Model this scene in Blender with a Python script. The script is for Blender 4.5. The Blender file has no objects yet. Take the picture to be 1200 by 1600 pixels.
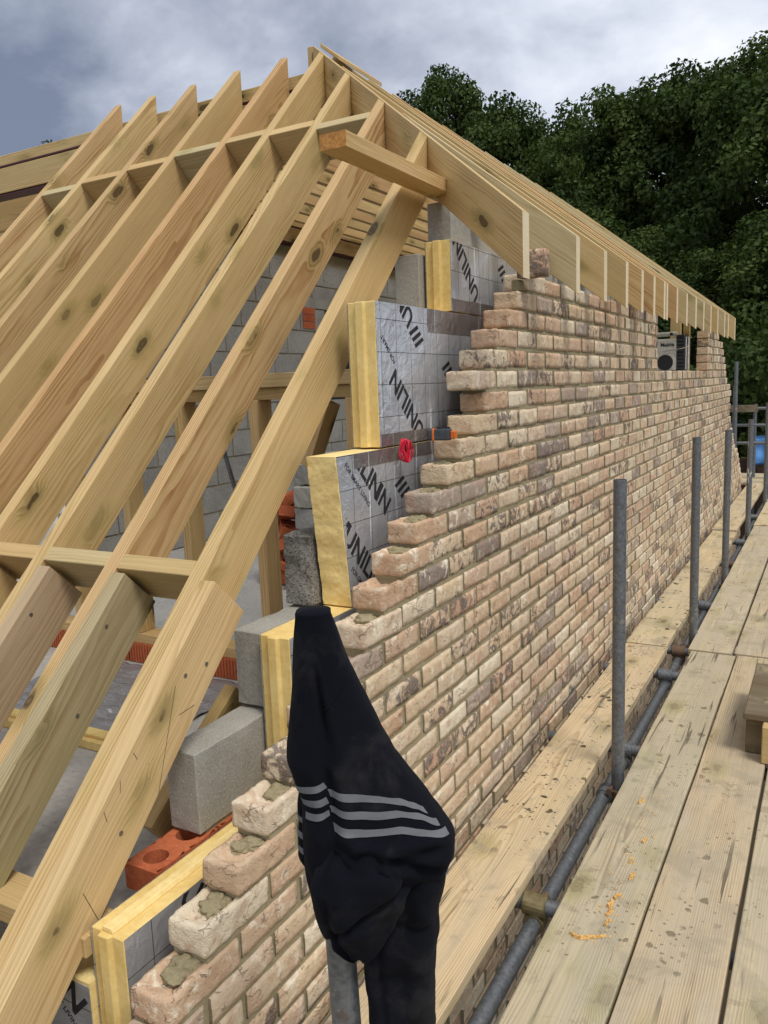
import bpy, bmesh, math, random
from mathutils import Vector, Matrix, noise
R = math.radians
rnd = random.Random(7)
S = bpy.context.scene
COL = S.collection

# ------------------------------------------------------------------ camera
cam_d = bpy.data.cameras.new('camera')
cam = bpy.data.objects.new('camera', cam_d)
COL.objects.link(cam)
S.camera = cam
cam_d.sensor_fit = 'VERTICAL'
cam_d.sensor_height = 36.0
cam_d.lens = 1254.36 / 1600 * 36.0
cam_d.clip_start = 0.05
cam_d.clip_end = 2000
CAM = Vector((1.0738, -0.9799, 1.2163))
B0 = Matrix(((1, 0, 0), (0, 0, -1), (0, 1, 0)))
CR = Matrix.Rotation(0.5136, 3, 'Z') @ B0 @ Matrix.Rotation(-0.1525, 3, 'X') @ Matrix.Rotation(-0.0385, 3, 'Z')
cam.matrix_world = Matrix.Translation(CAM) @ CR.to_4x4()

# ------------------------------------------------------------------ sun, sky, exposure
SUN_EL, SUN_AZ = R(60), R(116)          # azimuth measured clockwise from +Y
sd = bpy.data.lights.new('sun', 'SUN')
sun = bpy.data.objects.new('sun', sd)
COL.objects.link(sun)
sd.energy = 1.5
sd.angle = R(18)
sd.color = (1.0, 0.95, 0.875)
sdir = Vector((math.sin(SUN_AZ) * math.cos(SUN_EL), math.cos(SUN_AZ) * math.cos(SUN_EL), math.sin(SUN_EL)))
sun.rotation_euler = sdir.to_track_quat('Z', 'Y').to_euler()
sun.location = sdir * 50
S.view_settings.view_transform = 'Standard'
S.view_settings.look = 'None'
S.view_settings.exposure = 0.64
S.view_settings.gamma = 1.0
S.view_settings.use_curve_mapping = False
W = bpy.data.worlds.new('World')
S.world = W
W.use_nodes = True


class NT:
    """tiny helper for node trees"""
    def __init__(s, tree):
        s.t = tree
        s.n = tree.nodes
        s.n.clear()

    def node(s, typ, **kw):
        n = s.n.new(typ)
        for k, v in kw.items():
            setattr(n, k, v)
        return n

    def link(s, a, b):
        s.t.links.new(a, b)

    def setin(s, node, key, v):
        if v is None:
            return
        if isinstance(v, bpy.types.NodeSocket):
            s.link(v, node.inputs[key])
        else:
            node.inputs[key].default_value = v

    def math(s, op, a, b=None, c=None, clamp=False):
        n = s.node('ShaderNodeMath', operation=op)
        n.use_clamp = clamp
        s.setin(n, 0, a)
        s.setin(n, 1, b)
        s.setin(n, 2, c)
        return n.outputs[0]

    def vmath(s, op, a, b=None):
        n = s.node('ShaderNodeVectorMath', operation=op)
        s.setin(n, 0, a)
        s.setin(n, 1, b)
        return n.outputs[1] if op in ('DOT_PRODUCT', 'LENGTH') else n.outputs[0]

    def noise(s, vec, scale, detail=4, rough=0.55, dist=0.0, out=0):
        n = s.node('ShaderNodeTexNoise')
        s.setin(n, 'Vector', vec)
        n.inputs['Scale'].default_value = scale
        n.inputs['Detail'].default_value = detail
        n.inputs['Roughness'].default_value = rough
        n.inputs['Distortion'].default_value = dist
        return n.outputs[out]

    def voro(s, vec, scale, feature='F1', out=0, rand=1.0):
        n = s.node('ShaderNodeTexVoronoi', feature=feature)
        s.setin(n, 'Vector', vec)
        n.inputs['Scale'].default_value = scale
        n.inputs['Randomness'].default_value = rand
        return n.outputs[out]

    def ramp(s, fac, stops, interp='LINEAR'):
        n = s.node('ShaderNodeValToRGB')
        s.setin(n, 0, fac)
        cr = n.color_ramp
        cr.interpolation = interp
        while len(cr.elements) < len(stops):
            cr.elements.new(0.5)
        for e, (p, c) in zip(cr.elements, stops):
            e.position = p
            if isinstance(c, (int, float)):
                c = (c, c, c)
            e.color = (c[0], c[1], c[2], 1)
        return n.outputs[0]

    def step(s, x, lo, hi):
        n = s.node('ShaderNodeMapRange', interpolation_type='SMOOTHSTEP')
        s.setin(n, 0, x)
        n.inputs[1].default_value = lo
        n.inputs[2].default_value = hi
        return n.outputs[0]

    def mix(s, fac, a, b, mode='MIX'):
        n = s.node('ShaderNodeMix', data_type='RGBA', blend_type=mode)
        s.setin(n, 0, fac)
        for i, v in ((6, a), (7, b)):
            if not isinstance(v, bpy.types.NodeSocket):
                v = (v[0], v[1], v[2], 1)
            s.setin(n, i, v)
        return n.outputs[2]

    def sep(s, v):
        n = s.node('ShaderNodeSeparateXYZ')
        s.setin(n, 0, v)
        return n.outputs

    def comb(s, x, y, z):
        n = s.node('ShaderNodeCombineXYZ')
        s.setin(n, 0, x)
        s.setin(n, 1, y)
        s.setin(n, 2, z)
        return n.outputs[0]

    def bump(s, h, strength=0.5, dist=0.01, nrm=None):
        n = s.node('ShaderNodeBump')
        n.inputs['Strength'].default_value = strength
        n.inputs['Distance'].default_value = dist
        s.setin(n, 'Height', h)
        s.setin(n, 'Normal', nrm)
        return n.outputs[0]


# world: Nishita daylight behind broken grey cloud
w = NT(W.node_tree)
sky = w.node('ShaderNodeTexSky', sky_type='NISHITA')
sky.sun_disc = False
sky.sun_elevation = SUN_EL
sky.sun_rotation = SUN_AZ
sky.altitude = 50
tc = w.node('ShaderNodeTexCoord')
sx, sy, sz = w.sep(tc.outputs['Generated'])
zz = w.math('ADD', w.math('MAXIMUM', sz, 0.0), 0.42)
pv = w.comb(w.math('DIVIDE', sx, zz), w.math('DIVIDE', sy, zz), 0.0)
pvo = w.vmath('ADD', pv, (3.1, 1.7, 0.0))
c1 = w.noise(pvo, 0.95, 6, 0.50, 0.15)
c2 = w.noise(w.vmath('ADD', pvo, (5.0, 9.0, 2.0)), 2.3, 6, 0.52, 0.1)
c3 = w.noise(w.vmath('ADD', pvo, (1.0, 4.0, 6.0)), 5.5, 5, 0.6, 0.25)
cl = w.math('ADD', w.math('ADD', w.math('MULTIPLY', c1, 0.58), w.math('MULTIPLY', c2, 0.36)), w.math('MULTIPLY', w.math('SUBTRACT', c3, 0.5), 0.16))
cl = w.math('ADD', cl, 0.032)
# a heavier cloud bank lies over the west side (left of the gable)
bank = w.step(w.vmath('DOT_PRODUCT', tc.outputs['Generated'], (-0.90, 0.32, -0.05)), 0.56, 0.95)
cl = w.math('SUBTRACT', cl, w.math('MULTIPLY', bank, 0.13))
cc = w.ramp(cl, [(0.35, (0.15, 0.18, 0.25)), (0.43, (0.34, 0.37, 0.445)), (0.49, (0.55, 0.585, 0.665)),
                 (0.55, (0.75, 0.77, 0.815)), (0.62, (1.0, 1.0, 1.0))])
cs = w.vmath('SCALE', cc)
w.n[-1].inputs['Scale'].default_value = 8.6
skyc = w.mix(0.93, sky.outputs[0], cs)
bg = w.node('ShaderNodeBackground')
w.link(skyc, bg.inputs[0])
bg.inputs[1].default_value = 0.10
wo = w.node('ShaderNodeOutputWorld')
w.link(bg.outputs[0], wo.inputs[0])


# ------------------------------------------------------------------ materials
MATS = {}


def new_mat(name):
    m = bpy.data.materials.new(name)
    m.use_nodes = True
    n = NT(m.node_tree)
    out = n.node('ShaderNodeOutputMaterial')
    p = n.node('ShaderNodeBsdfPrincipled')
    n.link(p.outputs[0], out.inputs[0])
    n.p = p
    n.out = out
    MATS[name] = m
    return m, n


def fin(n, col=None, rough=0.8, metal=0.0, nrm=None, spec=0.3):
    n.setin(n.p, 'Base Color', col if isinstance(col, bpy.types.NodeSocket) else (*col, 1))
    n.setin(n.p, 'Roughness', rough)
    n.setin(n.p, 'Metallic', metal)
    n.setin(n.p, 'Specular IOR Level', spec)
    if nrm is not None:
        n.link(nrm, n.p.inputs['Normal'])


def wood(name, light, dark, green=0.0, knot=1.0, ring=0.0065, weather=0.0, contrast=1.0, splat=0.0):
    m, n = new_mat(name)
    o = n.node('ShaderNodeTexCoord').outputs['Object']
    rv = n.node('ShaderNodeObjectInfo').outputs['Random']
    off = n.comb(n.math('MULTIPLY', rv, 57.0), n.math('MULTIPLY', rv, 23.0), n.math('MULTIPLY', rv, 91.0))
    oo = n.vmath('ADD', o, off)
    x, y, z = n.sep(o)
    st = n.vmath('MULTIPLY', oo, (1.0, 7.0, 7.0))
    warp = n.noise(st, 1.3, 3, 0.5)
    # knots
    kv = n.vmath('MULTIPLY', oo, (2.9, 6.0, 7.5))
    kd = n.voro(n.vmath('ADD', kv, n.vmath('MULTIPLY', n.noise(oo, 14.0, 2, 0.5, 0, 1), (0.16, 0.16, 0.16))), 1.0)
    kcore = n.math('MULTIPLY', n.step(kd, 0.135, 0.115), n.math('ADD', 0.84, n.math('MULTIPLY', n.math('SINE', n.math('MULTIPLY', kd, 200.0)), 0.12)))
    khalo = n.step(kd, 0.30, 0.11)
    # growth rings about a pith that runs slightly askew to the board
    py = n.math('ADD', n.math('MULTIPLY', rv, 0.11), 0.02)
    dy = n.math('ADD', n.math('SUBTRACT', y, py), n.math('MULTIPLY', n.math('SUBTRACT', warp, 0.5), 0.034))
    pz = n.math('MULTIPLY', n.math('SUBTRACT', n.math('FRACT', n.math('MULTIPLY', rv, 7.3)), 0.5), 0.10)
    tilt = n.math('MULTIPLY', n.math('SUBTRACT', n.math('FRACT', n.math('MULTIPLY', rv, 13.7)), 0.5), 0.05)
    dz = n.math('ADD', n.math('SUBTRACT', z, pz), n.math('MULTIPLY', x, tilt))
    dz = n.math('ADD', dz, n.math('MULTIPLY', n.math('SUBTRACT', n.noise(st, 0.8, 2, 0.5), 0.5), 0.05))
    rr = n.math('SQRT', n.math('ADD', n.math('MULTIPLY', dy, dy), n.math('MULTIPLY', dz, dz)))
    rr = n.math('ADD', rr, n.math('MULTIPLY', khalo, 0.012))
    rg = n.math('FRACT', n.math('DIVIDE', rr, ring))
    rg = n.math('MULTIPLY', n.step(rg, 0.25, 0.95), n.step(rr, 0.004, 0.016))
    rmod = n.step(n.noise(st, 2.2, 3, 0.6), 0.35, 0.7)
    rg = n.math('MULTIPLY', rg, n.math('MULTIPLY', n.math('ADD', n.math('MULTIPLY', rmod, 0.75), 0.25), 0.9 * contrast))
    fibre = n.noise(n.vmath('MULTIPLY', oo, (3.0, 170.0, 170.0)), 1.0, 4, 0.6)
    col = n.mix(rg, light, dark)
    col = n.mix(n.math('MULTIPLY', n.step(fibre, 0.35, 0.75), 0.26), col, [c * 0.55 for c in dark])
    # board to board tint and broad blotches
    blot = n.noise(st, 0.55, 3, 0.55)
    tint = n.ramp(n.math('ADD', n.math('MULTIPLY', n.math('FRACT', n.math('MULTIPLY', rv, 31.7)), 0.7), n.math('MULTIPLY', blot, 0.4)),
                  [(0.0, (1.17, 1.16, 1.14)), (0.3, (1.06, 1.02, 0.94)), (0.55, (1.06, 0.95, 0.83)), (0.75, (0.98, 0.98, 0.91)), (1.0, (1.20, 1.13, 1.06))])
    col = n.mix(0.85, col, tint, 'MULTIPLY')
    gm = n.math('MULTIPLY', n.step(n.noise(st, 0.9, 3, 0.5, 0.3), 0.48, 0.72), 0.15 + green)
    gm = n.math('MAXIMUM', gm, n.math('MULTIPLY', n.step(kd, 0.42, 0.14), 0.7))
    gm = n.math('MINIMUM', gm, 0.9)
    col = n.mix(gm, col, n.mix(1.0, col, (0.80, 0.85, 0.66), 'MULTIPLY'))
    if knot:
        col = n.mix(n.math('MULTIPLY', khalo, 0.42 * knot), col, (0.15, 0.105, 0.045))
        col = n.mix(n.math('MULTIPLY', kcore, 0.9 * knot), col, (0.055, 0.032, 0.014))
    stain = n.math('MULTIPLY', n.step(n.noise(n.vmath('MULTIPLY', oo, (1.6, 6, 6)), 1.4, 6, 0.66, 0.5), 0.54, 0.74), 0.24)
    col = n.mix(stain, col, n.mix(1.0, col, (0.66, 0.60, 0.54), 'MULTIPLY'))
    dirt = n.math('MULTIPLY', n.step(n.voro(n.vmath('MULTIPLY', oo, (0.6, 1.2, 1.2)), 48.0), 0.11, 0.05), n.step(n.noise(oo, 6.0, 3), 0.52, 0.62))
    col = n.mix(n.math('MULTIPLY', dirt, 0.45), col, (0.14, 0.10, 0.06))
    h = n.math('ADD', n.math('MULTIPLY', rg, -0.25), n.math('MULTIPLY', fibre, 0.5))
    if weather:
        gpos = n.node('ShaderNodeNewGeometry').outputs['Position']
        gx, gy, gz = n.sep(gpos)
        gr = n.step(n.noise(n.vmath('MULTIPLY', oo, (0.9, 5, 5)), 1.6, 5, 0.62), 0.38, 0.68)
        col = n.mix(n.math('MULTIPLY', gr, weather), col, n.mix(0.35, (0.41, 0.37, 0.285), col))
        crk = n.noise(n.vmath('MULTIPLY', oo, (1.6, 46.0, 46.0)), 1.0, 3, 0.5, 0.4)
        ck = n.math('MULTIPLY', n.step(crk, 0.635, 0.665), n.step(n.noise(oo, 1.3, 2), 0.42, 0.54))
        col = n.mix(n.math('MULTIPLY', ck, 0.75), col, (0.06, 0.05, 0.035))
        h = n.math('SUBTRACT', h, ck)
        # dried mortar smears, and wet droppings spattered over the boards
        sm = n.math('MULTIPLY', n.step(n.noise(gpos, 5.0, 6, 0.68, 0.7), 0.50, 0.66), 0.55)
        col = n.mix(sm, col, (0.31, 0.27, 0.19))
        s1 = n.voro(n.vmath('ADD', n.vmath('MULTIPLY', gpos, (1, 0.85, 1)), n.vmath('MULTIPLY', n.noise(gpos, 30, 2, 0.5, 0, 1), (0.03, 0.03, 0.03))), 17.0)
        s2 = n.voro(n.vmath('ADD', gpos, n.vmath('MULTIPLY', n.noise(gpos, 60, 2, 0.5, 0, 1), (0.014, 0.014, 0.014))), 44.0)
        zone = n.step(n.noise(gpos, 2.1, 3, 0.6), 0.47, 0.60)
        zone2 = n.math('MULTIPLY', n.step(gy, 1.0, 1.7), n.step(gx, 0.42, 0.30))
        zone = n.math('MAXIMUM', n.math('MULTIPLY', zone, 0.9), zone2)
        mud = n.math('MULTIPLY', n.math('MULTIPLY', n.step(n.noise(gpos, 13, 5, 0.7, 0.5), 0.54, 0.63), n.step(n.noise(n.vmath('ADD', gpos, (3, 7, 1)), 2.6, 3, 0.5), 0.52, 0.64)), splat * 0.55)
        col = n.mix(mud, col, (0.17, 0.135, 0.085))
        sp = n.math('MAXIMUM', n.step(s1, 0.24, 0.19), n.step(s2, 0.22, 0.17))
        sp = n.math('MULTIPLY', n.math('MULTIPLY', sp, zone), splat)
        sp = n.math('MULTIPLY', sp, n.step(n.noise(gpos, 9.0, 2), 0.46, 0.56))
        col = n.mix(sp, col, (0.075, 0.06, 0.035))
        h = n.math('ADD', h, n.math('MULTIPLY', sp, 0.8))
    nb = n.bump(h, 0.30, 0.004)
    fin(n, col, 0.72, 0, nb, 0.25)
    return m


M_YEL = wood('timber_yellow', (0.59, 0.445, 0.228), (0.385, 0.235, 0.085))
M_PINK = wood('timber_pink', (0.55, 0.39, 0.20), (0.335, 0.18, 0.07), contrast=1.15)
M_PALE = wood('timber_pale', (0.62, 0.485, 0.27), (0.42, 0.275, 0.115), contrast=0.9)
M_GREEN = wood('timber_green', (0.53, 0.45, 0.27), (0.40, 0.30, 0.15), green=0.35)
M_DAMP = wood('timber_damp', (0.40, 0.335, 0.205), (0.25, 0.185, 0.09), green=0.55)
M_DUSTY = wood('timber_dusty', (0.44, 0.345, 0.23), (0.31, 0.215, 0.125), green=0.1)
M_SAWN = wood('timber_sawn', (0.53, 0.40, 0.20), (0.38, 0.24, 0.092), knot=0.6, contrast=0.6)
M_BOARD_A = wood('scaffold_board_pale', (0.63, 0.53, 0.36), (0.41, 0.315, 0.18), weather=0.45, knot=0.6, splat=1.0, contrast=1.1)
M_BOARD_B = wood('scaffold_board_grey', (0.53, 0.455, 0.325), (0.31, 0.255, 0.17), weather=0.75, knot=0.4, splat=0.7, contrast=1.2)
M_OLD = wood('old_ply', (0.155, 0.12, 0.075), (0.09, 0.068, 0.04), weather=0.25, knot=0.2, splat=0.9)


def brick_mat(name, attr):
    m, n = new_mat(name)
    pos = n.node('ShaderNodeNewGeometry').outputs['Position']
    if attr:
        a = n.node('ShaderNodeAttribute', attribute_name='brick_id')
        rv = a.outputs['Fac']
    else:
        rv = n.node('ShaderNodeObjectInfo').outputs['Random']
    off = n.comb(n.math('MULTIPLY', rv, 11.0), n.math('MULTIPLY', rv, 47.0), n.math('MULTIPLY', rv, 29.0))
    v = n.vmath('ADD', pos, off)
    base = n.ramp(rv, [(0.0, (0.64, 0.50, 0.325)), (0.14, (0.62, 0.455, 0.29)), (0.26, (0.55, 0.365, 0.23)), (0.38, (0.67, 0.545, 0.375)),
                       (0.50, (0.52, 0.325, 0.21)), (0.60, (0.74, 0.64, 0.47)), (0.74, (0.60, 0.47, 0.315)), (0.86, (0.66, 0.50, 0.33)), (0.94, (0.36, 0.285, 0.23)), (1.0, (0.22, 0.175, 0.15))])
    r2 = n.math('FRACT', n.math('MULTIPLY', rv, 17.31))
    r3 = n.math('FRACT', n.math('MULTIPLY', rv, 5.77))
    pink = n.step(n.noise(v, 16, 4, 0.6, 0.5), 0.48, 0.66)
    col = n.mix(n.math('MULTIPLY', pink, 0.45), base, (0.46, 0.25, 0.155))
    crm = n.step(n.noise(n.vmath('ADD', v, (4, 2, 7)), 21, 5, 0.62, 0.8), 0.50, 0.66)
    col = n.mix(n.math('MULTIPLY', crm, n.math('ADD', n.math('MULTIPLY', r2, 0.75), 0.2)), col, (0.82, 0.73, 0.57))
    dk = n.step(n.math('ADD', n.noise(n.vmath('ADD', v, (9, 1, 3)), 17, 6, 0.70, 1.1), n.math('MULTIPLY', n.step(r3, 0.55, 1.0), 0.19)), 0.64, 0.73)
    col = n.mix(n.math('MULTIPLY', dk, 0.82), col, (0.095, 0.078, 0.076))
    crease = n.voro(n.vmath('ADD', n.vmath('MULTIPLY', v, (1, 0.7, 1.3)), n.vmath('MULTIPLY', n.noise(v, 28, 3, 0.6, 0, 1), (0.05, 0.05, 0.05))), 26, 'DISTANCE_TO_EDGE')
    cz = n.math('MULTIPLY', n.step(crease, 0.05, 0.0), n.step(n.noise(v, 15, 3), 0.53, 0.63))
    col = n.mix(n.math('MULTIPLY', cz, 0.45), col, (0.16, 0.10, 0.07))
    spots = n.step(n.voro(v, 95), 0.20, 0.10)
    sz_ = n.step(n.noise(v, 20, 3), 0.52, 0.62)
    col = n.mix(n.math('MULTIPLY', n.math('MULTIPLY', spots, sz_), 0.65), col, (0.09, 0.06, 0.045))
    gr = n.noise(v, 240, 3, 0.65)
    col = n.mix(n.math('MULTIPLY', n.step(gr, 0.35, 0.7), 0.16), col, (0.70, 0.58, 0.42))
    h = n.math('ADD', n.math('MULTIPLY', n.noise(v, 48, 5, 0.65, 0.3), 0.8), n.math('MULTIPLY', gr, 0.22))
    h = n.math('SUBTRACT', h, n.math('MULTIPLY', cz, 0.45))
    nb = n.bump(h, 0.9, 0.011)
    fin(n, col, 0.92, 0, nb, 0.15)
    return m


M_BRICK = brick_mat('stock_brick', False)
M_BRICKS = brick_mat('stock_brick_joined', True)


def grainy(name, c0, c1, scale, spec=0.2, bump=0.6, speck=None, rough=0.9, big=3.0, dist=0.004):
    m, n = new_mat(name)
    pos = n.node('ShaderNodeNewGeometry').outputs['Position']
    rv = n.node('ShaderNodeObjectInfo').outputs['Random']
    v = n.vmath('ADD', pos, n.comb(n.math('MULTIPLY', rv, 9.0), 0.0, n.math('MULTIPLY', rv, 5.0)))
    a = n.noise(v, scale, 5, 0.65)
    b = n.noise(v, big, 4, 0.6, 0.4)
    f = n.math('ADD', n.math('MULTIPLY', a, 0.55), n.math('MULTIPLY', b, 0.55))
    col = n.mix(n.step(f, 0.36, 0.74), c0, c1)
    col = n.mix(n.math('MULTIPLY', n.math('SUBTRACT', rv, 0.5), 0.35), col, c1)
    h = a
    if speck:
        sv = n.voro(v, speck[0])
        sm = n.step(sv, speck[1], speck[1] * 0.5)
        col = n.mix(n.math('MULTIPLY', sm, speck[3]), col, speck[2])
        h = n.math('ADD', a, n.math('MULTIPLY', sm, speck[4]))
    fin(n, col, rough, 0, n.bump(h, bump, dist), spec)
    return m


M_CUT = grainy('fresh_cut_end', (0.66, 0.54, 0.345), (0.80, 0.69, 0.47), 160, bump=0.3)
M_MORTAR = grainy('mortar', (0.255, 0.215, 0.125), (0.36, 0.31, 0.19), 130, bump=0.8)
M_PERP = grainy('mortar_joint', (0.15, 0.125, 0.075), (0.24, 0.20, 0.125), 130, bump=0.8)
M_BLOCK = grainy('dense_block', (0.26, 0.25, 0.215), (0.40, 0.385, 0.34), 150, speck=(75, 0.22, (0.55, 0.54, 0.50), 0.45, -0.2))
M_BLOCKD = grainy('dark_block', (0.235, 0.23, 0.21), (0.38, 0.37, 0.34), 60, speck=(50, 0.2, (0.40, 0.39, 0.37), 0.35, -0.2))
M_BLOCKR = grainy('open_block', (0.14, 0.135, 0.125), (0.36, 0.345, 0.315), 95, bump=1.0, dist=0.012, speck=(110, 0.3, (0.03, 0.028, 0.026), 0.75, -0.8))
M_CONC = grainy('floor_concrete', (0.33, 0.325, 0.30), (0.48, 0.465, 0.43), 40, speck=(26, 0.12, (0.12, 0.115, 0.10), 0.6, 0.3), big=1.4)
M_CLAY = grainy('clay_brick', (0.36, 0.085, 0.035), (0.53, 0.155, 0.065), 70, bump=0.6, speck=(60, 0.16, (0.55, 0.42, 0.34), 0.5, 0.2))
M_FOAM = grainy('foam', (0.70, 0.49, 0.165), (0.84, 0.65, 0.27), 55, bump=0.35, big=9)
M_FOAMC = grainy('foam_cut', (0.78, 0.575, 0.23), (0.90, 0.73, 0.34), 60, bump=0.6, big=10, dist=0.005)
M_GROUND = grainy('field', (0.035, 0.030, 0.018), (0.07, 0.055, 0.035), 2.5, big=0.3)
M_BARK = grainy('bark', (0.035, 0.028, 0.02), (0.09, 0.072, 0.05), 9)


def foil(name, base, rough, grid=True, crumple=0.25):
    m, n = new_mat(name)
    pos = n.node('ShaderNodeNewGeometry').outputs['Position']
    x, y, z = n.sep(pos)
    v = n.vmath('MULTIPLY', pos, (1, 1, 1))
    col = n.mix(n.noise(v, 8, 4, 0.6), [c * 0.82 for c in base], base)
    # pale vertical runs and scuffs of mortar water
    run = n.noise(n.vmath('MULTIPLY', pos, (30, 42, 1.6)), 1.0, 4, 0.6)
    rm = n.math('MULTIPLY', n.step(run, 0.60, 0.70), n.step(n.noise(v, 5, 2), 0.36, 0.52))
    col = n.mix(n.math('MULTIPLY', rm, 0.55), col, (0.75, 0.76, 0.74))
    if grid:
        def ln(c, o):
            f = n.math('FRACT', n.math('ADD', n.math('MULTIPLY', c, 10.0), o))
            return n.math('LESS_THAN', n.math('ABSOLUTE', n.math('SUBTRACT', f, 0.5)), 0.011)
        g = n.math('MAXIMUM', ln(y, 0.30), ln(z, 0.22))
        col = n.mix(n.math('MULTIPLY', g, 0.85), col, (0.02, 0.02, 0.025))
    h = n.math('ADD', n.noise(v, 26, 3, 0.55, 0.6), n.math('MULTIPLY', n.noise(v, 7, 2), 1.4))
    fin(n, col, n.math('ADD', n.math('MULTIPLY', rm, 0.3), rough), n.math('SUBTRACT', 0.66, n.math('MULTIPLY', rm, 0.5)), n.bump(h, crumple, 0.01), 0.5)
    return m


M_FOIL = foil('foil', (0.66, 0.69, 0.735), 0.33, True, 0.4)
M_TAPE = foil('foil_tape', (0.30, 0.27, 0.26), 0.30, False, 0.5)
M_SHEET = foil('foil_sheet', (0.42, 0.43, 0.45), 0.42, True, 0.9)


def plain(name, col, rough=0.6, metal=0.0, spec=0.4, var=0.25, scale=40, bump=0.15):
    m, n = new_mat(name)
    pos = n.node('ShaderNodeNewGeometry').outputs['Position']
    a = n.noise(pos, scale, 5, 0.6)
    c = n.mix(n.step(a, 0.3, 0.72), [k * (1 - var) for k in col], [min(1, k * (1 + var)) for k in col])
    fin(n, c, rough, metal, n.bump(a, bump, 0.003), spec)
    return m


def galv():
    m, n = new_mat('galvanised_steel')
    pos = n.node('ShaderNodeNewGeometry').outputs['Position']
    v = n.vmath('MULTIPLY', pos, (1, 1, 1))
    a = n.noise(v, 70, 5, 0.65)
    b = n.noise(v, 5, 4, 0.6, 0.5)
    col = n.mix(n.step(a, 0.3, 0.7), (0.115, 0.127, 0.14), (0.205, 0.218, 0.232))
    col = n.mix(n.math('MULTIPLY', n.step(b, 0.55, 0.75), 0.5), col, (0.20, 0.185, 0.16))
    spk = n.step(n.voro(pos, 60), 0.10, 0.05)
    col = n.mix(n.math('MULTIPLY', spk, 0.6), col, (0.50, 0.48, 0.43))
    spl = n.math('MULTIPLY', n.step(n.noise(pos, 26, 4, 0.6, 0.5), 0.60, 0.66), n.step(n.noise(pos, 3.0, 2), 0.46, 0.60))
    col = n.mix(n.math('MULTIPLY', spl, 0.7), col, (0.36, 0.33, 0.27))
    rst = n.math('MULTIPLY', n.step(n.noise(n.vmath('ADD', pos, (5, 5, 5)), 18, 5, 0.65), 0.60, 0.70), 0.6)
    col = n.mix(rst, col, (0.13, 0.08, 0.05))
    scr = n.step(n.noise(n.vmath('MULTIPLY', pos, (160, 160, 9)), 1.0, 2, 0.5), 0.66, 0.74)
    col = n.mix(n.math('MULTIPLY', scr, 0.35), col, (0.42, 0.43, 0.44))
    fin(n, col, n.math('ADD', n.math('MULTIPLY', a, 0.3), 0.35), 0.5, n.bump(a, 0.25, 0.002), 0.5)
    return m


M_GALV = galv()
M_OXIDE = plain('red_oxide_steel', (0.075, 0.012, 0.015), 0.5, 0.1)
M_BRASS = plain('coupler_steel', (0.30, 0.25, 0.13), 0.4, 0.7)
M_RUST = plain('coupler_rusty', (0.17, 0.11, 0.07), 0.7, 0.4)
M_INK = plain('printed_ink', (0.022, 0.022, 0.025), 0.6, 0.0, 0.3)
M_SCREW = plain('screw_steel', (0.30, 0.29, 0.27), 0.35, 0.8)
M_WHITE = plain('cream_plastic', (0.55, 0.54, 0.47), 0.5, var=0.1)
M_BLACK = plain('black_plastic', (0.018, 0.018, 0.02), 0.55)
M_GREYP = plain('dark_grey_plastic', (0.05, 0.058, 0.066), 0.5)
M_ORANGE = plain('orange_plastic', (0.72, 0.16, 0.02), 0.45)
M_RED = plain('red_twine', (0.62, 0.012, 0.04), 0.5)
M_CHROME = plain('chrome_bar', (0.75, 0.75, 0.76), 0.25, 0.9, var=0.05)
M_BLUE = plain('blue_tarpaulin', (0.10, 0.27, 0.58), 0.5, scale=6)
M_FENCE = plain('brown_fence', (0.085, 0.048, 0.032), 0.8, scale=12)
M_PLASTER = plain('plaster', (0.75, 0.74, 0.70), 0.9, var=0.1)
M_SILVER = plain('silver_bag', (0.35, 0.36, 0.38), 0.4, 0.4)


def cloth(name, col, dusty):
    m, n = new_mat(name)
    pos = n.node('ShaderNodeNewGeometry').outputs['Position']
    x, y, z = n.sep(pos)
    weave = n.noise(n.vmath('MULTIPLY', pos, (1, 1, 1)), 900, 2, 0.5)
    c = n.mix(n.math('MULTIPLY', n.noise(pos, 30, 4, 0.6), 0.5), col, [k * 1.5 + 0.002 for k in col])
    d = n.math('MULTIPLY', n.step(n.noise(pos, 9, 5, 0.65, 0.4), 0.50, 0.74), dusty)
    lint = n.math('MULTIPLY', n.step(n.voro(pos, 130), 0.07, 0.03), n.math('MULTIPLY', n.step(n.noise(pos, 14, 2), 0.55, 0.65), dusty * 2))
    c = n.mix(n.math('MAXIMUM', d, lint), c, (0.06, 0.057, 0.052))
    h = n.math('ADD', weave, n.math('MULTIPLY', n.noise(pos, 36, 3, 0.5, 0.6), 2.5))
    fin(n, c, 0.95, 0, n.bump(h, 0.35, 0.003), 0.05)
    n.p.inputs['Sheen Weight'].default_value = 0.02
    n.p.inputs['Sheen Roughness'].default_value = 0.5
    return m


M_CLOTH = cloth('black_fleece', (0.0052, 0.0058, 0.0092), 0.30)
M_STRIPE = cloth('grey_stripe', (0.135, 0.14, 0.15), 0.05)


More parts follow.
